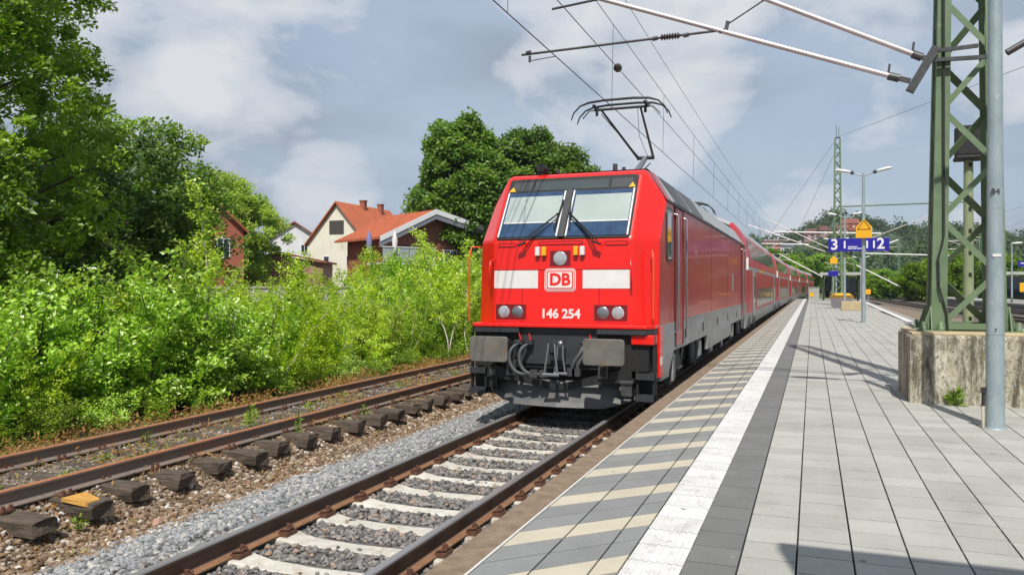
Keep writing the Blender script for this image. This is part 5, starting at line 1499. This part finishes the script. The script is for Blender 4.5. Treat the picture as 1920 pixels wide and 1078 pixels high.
LF_mid=leafm('mid_tree_leaf',[(0,(.04,.095,.008)),(.5,(.125,.225,.013)),(.9,(.235,.36,.02)),(1,(.33,.45,.05))],.36,.38)
LF_pale=leafm('pale_willow_leaf',[(0,(.14,.22,.02)),(.5,(.27,.38,.035)),(1,(.40,.50,.07))],.35,.5)
LF_bright=leafm('bright_tree_leaf',[(0,(.06,.12,.01)),(.5,(.16,.26,.015)),(.9,(.27,.39,.03)),(1,(.36,.47,.06))],.36,.4)
LF_wood=leafm('far_wood_leaf',[(0,(.018,.045,.012)),(.5,(.038,.078,.018)),(.9,(.065,.115,.024)),(1,(.10,.15,.035))],.15,.7)
LF_weed=leafm('weed_leaf',[(0,(.09,.17,.01)),(.6,(.22,.33,.02)),(1,(.38,.47,.05))],.35,.5)
LF_dry=leafm('dry_weed',[(0,(.12,.06,.02)),(.4,(.30,.13,.035)),(.8,(.42,.24,.07)),(1,(.20,.26,.04))],.2,.8)
M_birchbark=pm('birch_bark',(.62,.58,.52),(.40,.36,.31),6,.8,c3=(.07,.05,.04),s3=14,f3=(.58,.66),stretch=(1,1,.6))
M_bark=pm('brown_bark',(.09,.065,.045),(.055,.04,.03),8,.9,bump=.01,stretch=(1,1,.3))

def shrub_variant(h, spread, nstem, nleaf, lf, leaf, bark, lean=.25, low=.1, droop=.0):
    """several arching stems with side twigs, leaves along the twigs"""
    m=MB(); pts=[]; 
    for k in range(nstem):
        a=random.uniform(0,2*math.pi); r0=random.uniform(0,.18*spread)
        hh=h*random.uniform(.6,1.0)
        p=Vector((r0*math.cos(a),r0*math.sin(a),0)); d=Vector((math.cos(a)*lean*random.uniform(.3,1.4),math.sin(a)*lean*random.uniform(.3,1.4),1)).normalized()
        line=[p.copy()]; n=9
        for i in range(n):
            d=(d+Vector((random.gauss(0,.10),random.gauss(0,.10),random.gauss(0,.03)))).normalized(); p=p+d*hh/n; line.append(p.copy())
        r_=.012+.006*hh
        m.tube(line,[r_*(1-.85*i/n) for i in range(n+1)],5)
        nt_=int(hh*11)
        for j in range(nt_):
            f=low+(1-low)*(j+random.random())/nt_; q=line[0].lerp(line[-1],f); ii=min(int(f*n),n-1); q=line[ii].lerp(line[ii+1],f*n-ii)
            b=random.uniform(0,2*math.pi); ln=spread*(1.05-f*.75)*random.uniform(.35,.9)
            dd=Vector((math.cos(b),math.sin(b),random.uniform(.1,.9)-droop)).normalized()
            e=q+dd*ln; e.z-=.12*ln
            mid=q.lerp(e,.5)+Vector((0,0,.06*ln))
            if j%3==0: m.tube([q,mid,e],[.006,.004,.002],3)
            pts.append((q,mid,e,ln))
    W=np.array([p[3] for p in pts]); W/=W.sum()
    idx=rng.choice(len(pts),nleaf,p=W)
    Q=np.array([p[0][:] for p in pts])[idx]; Mi=np.array([p[1][:] for p in pts])[idx]; E=np.array([p[2][:] for p in pts])[idx]
    t_=rng.random(nleaf)**.75; t_=t_[:,None]
    P=(1-t_)**2*Q+2*t_*(1-t_)*Mi+t_**2*E
    P+=rng.normal(size=P.shape)*np.array([.055,.055,.05])
    P[:,2]=np.maximum(P[:,2],.02)
    sz=rng.uniform(lf*.6,lf*1.25,nleaf)
    tw=rng.random(len(pts))*.35
    rn=np.clip(rng.random(nleaf)*.75+tw[idx],0,1)
    return leaf_mesh('foliage',P,sz,leaf,rn), m.mesh('stems',bark)
birch_v=[shrub_variant(random.uniform(2.9,3.5),.85,5,7400,.072,LF_birch,M_birchbark if i%2 else M_bark) for i in range(4)]
bush_v=[shrub_variant(random.uniform(2.0,2.6),1.05,8,8600,.078,LF_bush,M_bark,.5,.03) for i in range(4)]
low_v=[shrub_variant(random.uniform(.7,1.1),.65,8,3000,.06,LF_weed if i else LF_bush,M_bark,.7,.0) for i in range(3)]
thin_v=[shrub_variant(4.2,.75,2,2600,.068,LF_birch,M_birchbark,.08,.40),shrub_variant(4.6,.9,2,2800,.070,LF_birch,M_birchbark,.10,.35)]
def plant(name,label,cat,v,loc,sc_,group=None,sz=None):
    t=thing(name,label,cat,loc,random.uniform(0,6.28),group)
    t.scale=(sc_,sc_,sc_*(sz or 1))
    link('foliage',v[0],t); link('stems',v[1],t)
    return t
GB='tangled green bushes along the rusty siding'
LB_bush='dense green bush in the hedge of saplings along the rusty siding'
LB_birch='young birch with small bright leaves in the thicket along the rusty siding'
LB_low='low leafy shoot at the foot of the thicket beside the rusty siding'
def top_h(s):   # height of the thicket along the siding
    return np.interp(s,[0,6,8,11,14,17,20,22,24,27,34,46],[3.1,3.1,3.2,3.3,3.2,2.7,2.6,2.9,3.7,4.3,4.2,4.2])
k=0
for row,(xb,st) in enumerate(((-11.05,1.15),(-12.2,1.2),(-13.6,1.45),(-15.2,1.8),(-17.2,2.4))):
    s=2.0+row*.4
    while s<46:
        x=xb+random.uniform(-.35,.35); k+=1
        hgt=float(top_h(s))*random.uniform(.72,1.12)*(1+.10*math.sin(s*1.15+row*.8))
        if 15.5<s<24 and row>=1: hgt*=.95
        if row==0: hgt*=.86
        if random.random()<(.55 if s<13 else .28):
            v=random.choice(bush_v); plant('bush',LB_bush,'bush',v,(x,s,-.76),hgt/2.35,GB)
        else:
            v=random.choice(birch_v); plant('birch_sapling',LB_birch,'sapling',v,(x,s,-.76),hgt/3.2*1.05,GB+' with birch saplings',1.0)
        s+=st*random.uniform(.75,1.25)
s=3.0
while s<30:
    plant('leafy_shoot',LB_low,'shrub',random.choice(low_v),(random.uniform(-10.75,-10.25),s,-.74),random.uniform(.55,1.0),'low shoots along the foot of the thicket'); s+=random.uniform(.6,1.5)
# birches standing out
for (x,y,sc_,v,lb) in ((-10.35,21.8,.90,0,'slim white-stemmed birch just left of the locomotive'),(-10.3,23.4,.88,1,'leaning white birch stem right beside the left buffer'),(-13.7,15.1,1.30,1,'thin airy birch top rising above the thicket against the sky'),
                   (-12.3,13.4,1.02,0,'airy sapling left of the tall thin birch'),(-12.2,22.0,.74,1,'airy birch in front of the balcony'),(-12.4,19.0,.85,0,'sapling with sparse leaves in front of the cream house'),
                   (-13.2,16.6,1.12,0,'airy birch in front of the red brick house'),(-11.8,24.0,1.15,1,'tallest birch of the clump left of the locomotive windscreen')):
    t=plant('birch_tree',lb,'birch',thin_v[v],(x,y,-.75),sc_)

# ------------------------------------------------------------------ trees
def crown(name,leaf,R_,zc_,nclump,per,cr,lsz,squash=1.0,bumps=5,seed=0,inner=.45,aspect=.6,skirt=0.0):
    r=np.random.default_rng(seed)
    ph=r.uniform(0,6.28,(bumps,3)); 
    u=r.normal(size=(nclump,3)); u/=np.linalg.norm(u,axis=1)[:,None]
    rad=inner+(1-inner)*r.random(nclump)**.45
    lump=1+.16*np.sin(3.1*u[:,0]+ph[0,0])*np.sin(2.7*u[:,1]+ph[0,1])+.12*np.sin(5.3*u[:,2]+ph[1,2]+2*u[:,0])
    C=u*(rad*lump)[:,None]*np.array([R_,R_,R_*squash])
    if skirt: C[:,:2]*=(1+skirt*np.clip(-C[:,2:3]/R_,-.6,.8))
    C[:,2]+=zc_
    n=nclump*per; ci=np.repeat(np.arange(nclump),per)
    v=r.normal(size=(n,3)); v/=np.linalg.norm(v,axis=1)[:,None]
    crr=(cr*r.uniform(.6,1.35,nclump))[ci]
    P=C[ci]+v*(crr*(r.random(n)**.5))[:,None]*np.array([1,1,.75])
    sz=r.uniform(lsz*.65,lsz*1.3,n)
    tone=r.random(nclump)*.5
    rn=np.clip(r.random(n)*.5+tone[ci],0,1)
    return leaf_mesh(name,P,sz,leaf,rn,dirs=v*.5,aspect=aspect),C
def trunk(h,r0,C,bark,nl=16,seed=0):
    r=random.Random(seed); m=MB()
    m.tube([(0,0,-.3),(r.uniform(-.1,.1),0,h*.4),(r.uniform(-.2,.2),r.uniform(-.2,.2),h*.75)],[r0,r0*.75,r0*.45],9)
    idx=list(range(len(C))); r.shuffle(idx)
    for i in idx[:nl]:
        e=Vector(C[i]); b=Vector((0,0,min(h*.7,max(h*.28,e.z-1.2*math.hypot(e.x,e.y)*.6)))); mid=b.lerp(e,.5)+Vector((0,0,.06*h))
        m.tube([b,mid,e],[r0*.22,r0*.13,r0*.04],5)
    return m.mesh('trunk',bark)
def tree(name,label,loc,leaf,R_,h,nclump,per,cr,lsz,squash=1.0,seed=0,bark=M_bark,inner=.45,skirt=0,group=None,nl=16,cat='tree'):
    zc_=h-R_*squash
    cm_,C=crown('crown',leaf,R_,zc_,nclump,per,cr,lsz,squash,seed=seed,inner=inner,skirt=skirt)
    t=thing(name,label,cat,loc,0,group)
    link('crown',cm_,t); link('trunk',trunk(zc_,max(.1,.026*h),C,bark,nl,seed),t)
    return t
# tall tree at the left edge, with separate branches
tree('tall_tree','tall leafy tree filling the upper left corner',(-17.6,11.3,-.75),LF_bright,3.95,12.8,980,100,.30,.125,1.4,3,nl=60,inner=.30)
tree('leafy_tree','lower bright tree under the tall one at the left edge',(-15.2,9.3,-.75),LF_mid,2.5,5.8,340,120,.34,.11,1.0,4,nl=30)
tree('leafy_tree','dark round tree right of the tall corner tree',(-25.4,24.6,-.75),LF_mid,3.4,8.5,330,150,.55,.17,1.1,5,nl=20)
tree('leafy_tree','shaded tree between the corner tree and the round dark one',(-21.0,17.5,-.75),LF_dark,3.3,7.4,330,160,.5,.15,1.05,6,nl=20)
tree('willow_tree','pale green rounded tree left of the white house',(-48.6,56.0,-.75),LF_pale,5.1,12.4,420,190,.72,.24,1.05,7,inner=.5,skirt=.15)
tree('willow_tree','smaller pale tree at the foot of the rounded pale one',(-46.3,53.4,-.75),LF_pale,2.8,8.4,160,150,.55,.22,1.1,8)
tree('conifer_like_tree','tall dark green tree behind the orange roofed house',(-27.1,59.5,-.75),LF_dark,3.7,17.2,520,150,.72,.32,1.9,9,inner=.45,skirt=.3)
tree('broad_tree','broad dark tree directly behind the locomotive cab',(-24.2,63.4,-.75),LF_dark,5.0,15.6,560,150,.8,.32,1.25,10,inner=.5)
tree('broad_tree','lower dark tree at the right end of the group behind the locomotive',(-20.8,67.0,-.75),LF_dark,4.6,14.8,420,150,.75,.32,1.2,11,inner=.5)
# mid-distance trees right of the train and beyond the bend
va=[crown('crown',lf,4.5,4.6,170,110,.85,.5,.95,seed=20+i,inner=.5) for i,lf in enumerate((LF_bright,LF_mid,LF_bright,LF_mid))]
vt=[trunk(4.6,.22,va[i][1],M_bark,8,i) for i in range(4)]
mids=[(-14.5,150,1.55,0),(-19,165,1.7,1),(-9.5,165,1.35,1),(-6.0,185,1.35,0),(-13,190,1.6,2),(-2.5,200,1.3,1),(2.5,215,1.3,3),(-24,175,1.7,0),(7.0,225,1.25,1),
      (14.5,128,.95,0),(17.8,134,1.15,2),(21.5,140,1.25,1),(25.5,146,1.25,3),(29,150,1.3,0),(34,154,1.3,1),(23,118,.95,3),(27.5,122,1.05,1),(32.5,124,1.1,3),(38,128,1.2,1),(43,132,1.2,0),(48,128,1.25,2),(12.0,150,.85,3),(55,120,1.2,1),(62,126,1.4,3),(30,108,.7,2),(36,104,.75,0),(9.5,190,.9,2),(13.5,205,1.0,0),(19,190,1.1,1),(26,200,1.3,3),(36,190,1.4,1),(46,180,1.4,2)]
where={9:'bright green tree left of the near mast, nearest the bend'}
for i,(x,y,s_,v) in enumerate(mids):
    side='beyond the red coaches' if x<8.5 else 'beyond the right-hand tracks'
    t=thing('mid_distance_tree',where.get(i,('green tree in the belt '+side)),'tree',(x,y,ground_z(x,y)-.3),random.uniform(0,6.28),None if i in where else 'belt of trees '+side)
    if x>8.5: s_*=.74
    else: s_*=.85
    t.scale=(s_,s_,s_)
    link('crown',va[v][0],t); link('trunk',vt[v],t)
# wooded hills: one mass
def wood(name,label,pts,hts,per,lsz,leaf):
    n=len(pts); P0=np.array([[x,y,ground_z(x,y)] for x,y in pts]); h=np.array(hts)
    ci=np.repeat(np.arange(n),per); u=rng.normal(size=(n*per,3)); u/=np.linalg.norm(u,axis=1)[:,None]
    u[:,2]=np.abs(u[:,2])*1.0-.25
    sub=rng.integers(0,9,n*per); off=rng.normal(size=(n,9,3))*.33
    P=P0[ci]+(u*.55+off[ci,sub])*(h*.52)[ci][:,None]+np.array([0,0,1])*(h*.55)[ci][:,None]
    tone=rng.random((n,9))*.5+rng.random((n,1))*.25
    rn=np.clip(rng.random(n*per)*.3+tone[ci,sub],0,1)
    o=link(name,leaf_mesh(name,P,rng.uniform(lsz*.6,lsz*1.4,n*per)*(h/9)[ci],leaf,rn,dirs=u*.9,aspect=.8)); tag(o,label,kind='stuff')
pts=[];hts=[]
while len(pts)<900:
    a=random.uniform(-13,33); d=random.uniform(235,700)**1.0
    x=d*math.sin(R(a)); y=d*math.cos(R(a))
    if 405<y<462 and -42<x<32: 
        continue
    if 330<y<=405 and -48<x<40: h_=random.uniform(2.5,4.5)
    else: h_=random.uniform(6,10)
    pts.append((x,y)); hts.append(h_)
wood('wooded_hillside','dense dark wood covering the hills behind the station',pts,hts,150,1.3,LF_wood)
pts=[];hts=[]
for i in range(150):
    a=random.uniform(-75,-14); d=random.uniform(120,300); pts.append((d*math.sin(R(a)),d*math.cos(R(a)))); hts.append(random.uniform(4,7))
wood('distant_hedges','low distant tree line behind the houses on the left',pts,hts,90,1.0,LF_wood)

# ------------------------------------------------------------------ weeds and litter
def weed(label,loc,n,h,spread,leaf=LF_weed,name='weed',lsz=.05,group=None):
    k=n; a=rng.uniform(0,6.28,k); f=rng.random(k)
    P=np.stack([np.cos(a)*spread*f*.6,np.sin(a)*spread*f*.6,h*rng.random(k)*(1-.4*f)],1)
    d=np.stack([np.cos(a),np.sin(a),.6+rng.random(k)],1)
    t=thing(name,label,'weed',loc,0,group)
    link('leaves',leaf_mesh('leaves',P,rng.uniform(lsz*.6,lsz*1.4,k),leaf,None,dirs=d*2,aspect=.32),t)
    m=MB()
    for j in range(4):
        b=random.uniform(0,6.28); m.tube([(0,0,-.02),(math.cos(b)*spread*.2,math.sin(b)*spread*.2,h*.6),(math.cos(b)*spread*.35,math.sin(b)*spread*.35,h)],.004,3)
    m.build('stem',LF_weed,t)
    return t
weed('green weed growing at the foot of the stained concrete block',(1.72,11.55,0),60,.20,.13,lsz=.11)
weed('upright bright green weed between the rusty rails, tallest one',(-8.1,9.95,-.66),120,.42,.14,lsz=.07)
weed('thin upright weed on the near rusty rail side',(-7.2,9.9,-.68),50,.36,.08,lsz=.05)
weed('small bright tuft below the split timber sleeper',(-6.75,5.75,-.85),50,.12,.10,lsz=.05)
weed('grassy green tuft between the rails close to the locomotive',(-8.0,21.0,-.66),200,.35,.3,lsz=.16)
for i,(x,s) in enumerate(((-8.9,6.7),(-8.3,7.4),(-7.7,6.4),(-8.6,8.4),(-8.0,8.6),(-7.6,9.2),(-8.8,10.9),(-8.2,11.6),(-7.8,12.6),(-8.7,13.4),(-8.3,15.0),(-7.7,16.6),(-8.5,18.2),(-8.0,24.0),(-9.1,8.9),(-7.1,11.6),(-9.0,5.2),(-8.2,5.9))):
    weed('small green weed in the gravel between the rusty rails',(x,s,-.67),40+20*(i%3),.10+.04*(i%4),.16,lsz=.045,group='small weeds between the rusty rails')
def litter(name,label,x0,x1,s0,s1,n,leaf,lsz,h):
    x=rng.uniform(x0,x1,n); s=rng.uniform(s0,s1,n)
    # clumpy cover
    keep=(np.sin(x*3.1+s*1.7)+np.sin(s*2.3-x*1.1)+rng.normal(size=n)*.8)>0
    x=x[keep]; s=s[keep]; z=gz(x)+rng.random(len(x))**2*h
    P=np.stack([x,s,z],1)
    o=link(name,leaf_mesh(name,P,rng.uniform(lsz*.5,lsz*1.4,len(x)),leaf,None,dirs=np.tile([0,0,.5],(len(x),1)),aspect=.3)); tag(o,label,kind='stuff')
litter('dry_weeds','rust-brown dry weeds along the far side of the siding',-11.0,-9.2,3,34,40000,LF_dry,.07,.20)
litter('dry_weeds','sparse dry weeds between the rusty rails',-9.0,-7.0,3,30,16000,LF_dry,.065,.11)
litter('dry_weeds','dry plant litter on the brown ballast slope',-7.2,-6.2,3,30,9000,LF_dry,.045,.06)
litter('siding_greenery','patches of small green growth between the rusty rails',-9.0,-7.2,3,34,9000,LF_weed,.05,.07)
litter('ground_cover','green ground cover under the thicket',-16.0,-10.3,2,46,42000,LF_bush,.07,.22)
litter('grass_strip','bright grass strip between the platform and the right-hand tracks',5.0,10.0,20,52,26000,LF_weed,.14,.12)

# ------------------------------------------------------------------ air
HZ=pm('haze_air',(1,1,1)); HZ.node_tree.nodes.clear()
ho=HZ.node_tree.nodes.new('ShaderNodeOutputMaterial'); hv=HZ.node_tree.nodes.new('ShaderNodeVolumePrincipled')
hv.inputs['Color'].default_value=(.80,.88,1,1); hv.inputs['Density'].default_value=.00016; hv.inputs['Anisotropy'].default_value=.2
HZ.node_tree.links.new(hv.outputs[0],ho.inputs['Volume'])
m=MB(); m.box(-3150,3150,-160,3150,-3,72); o=m.build('haze',HZ); tag(o,'thin summer haze over the valley',kind='stuff')
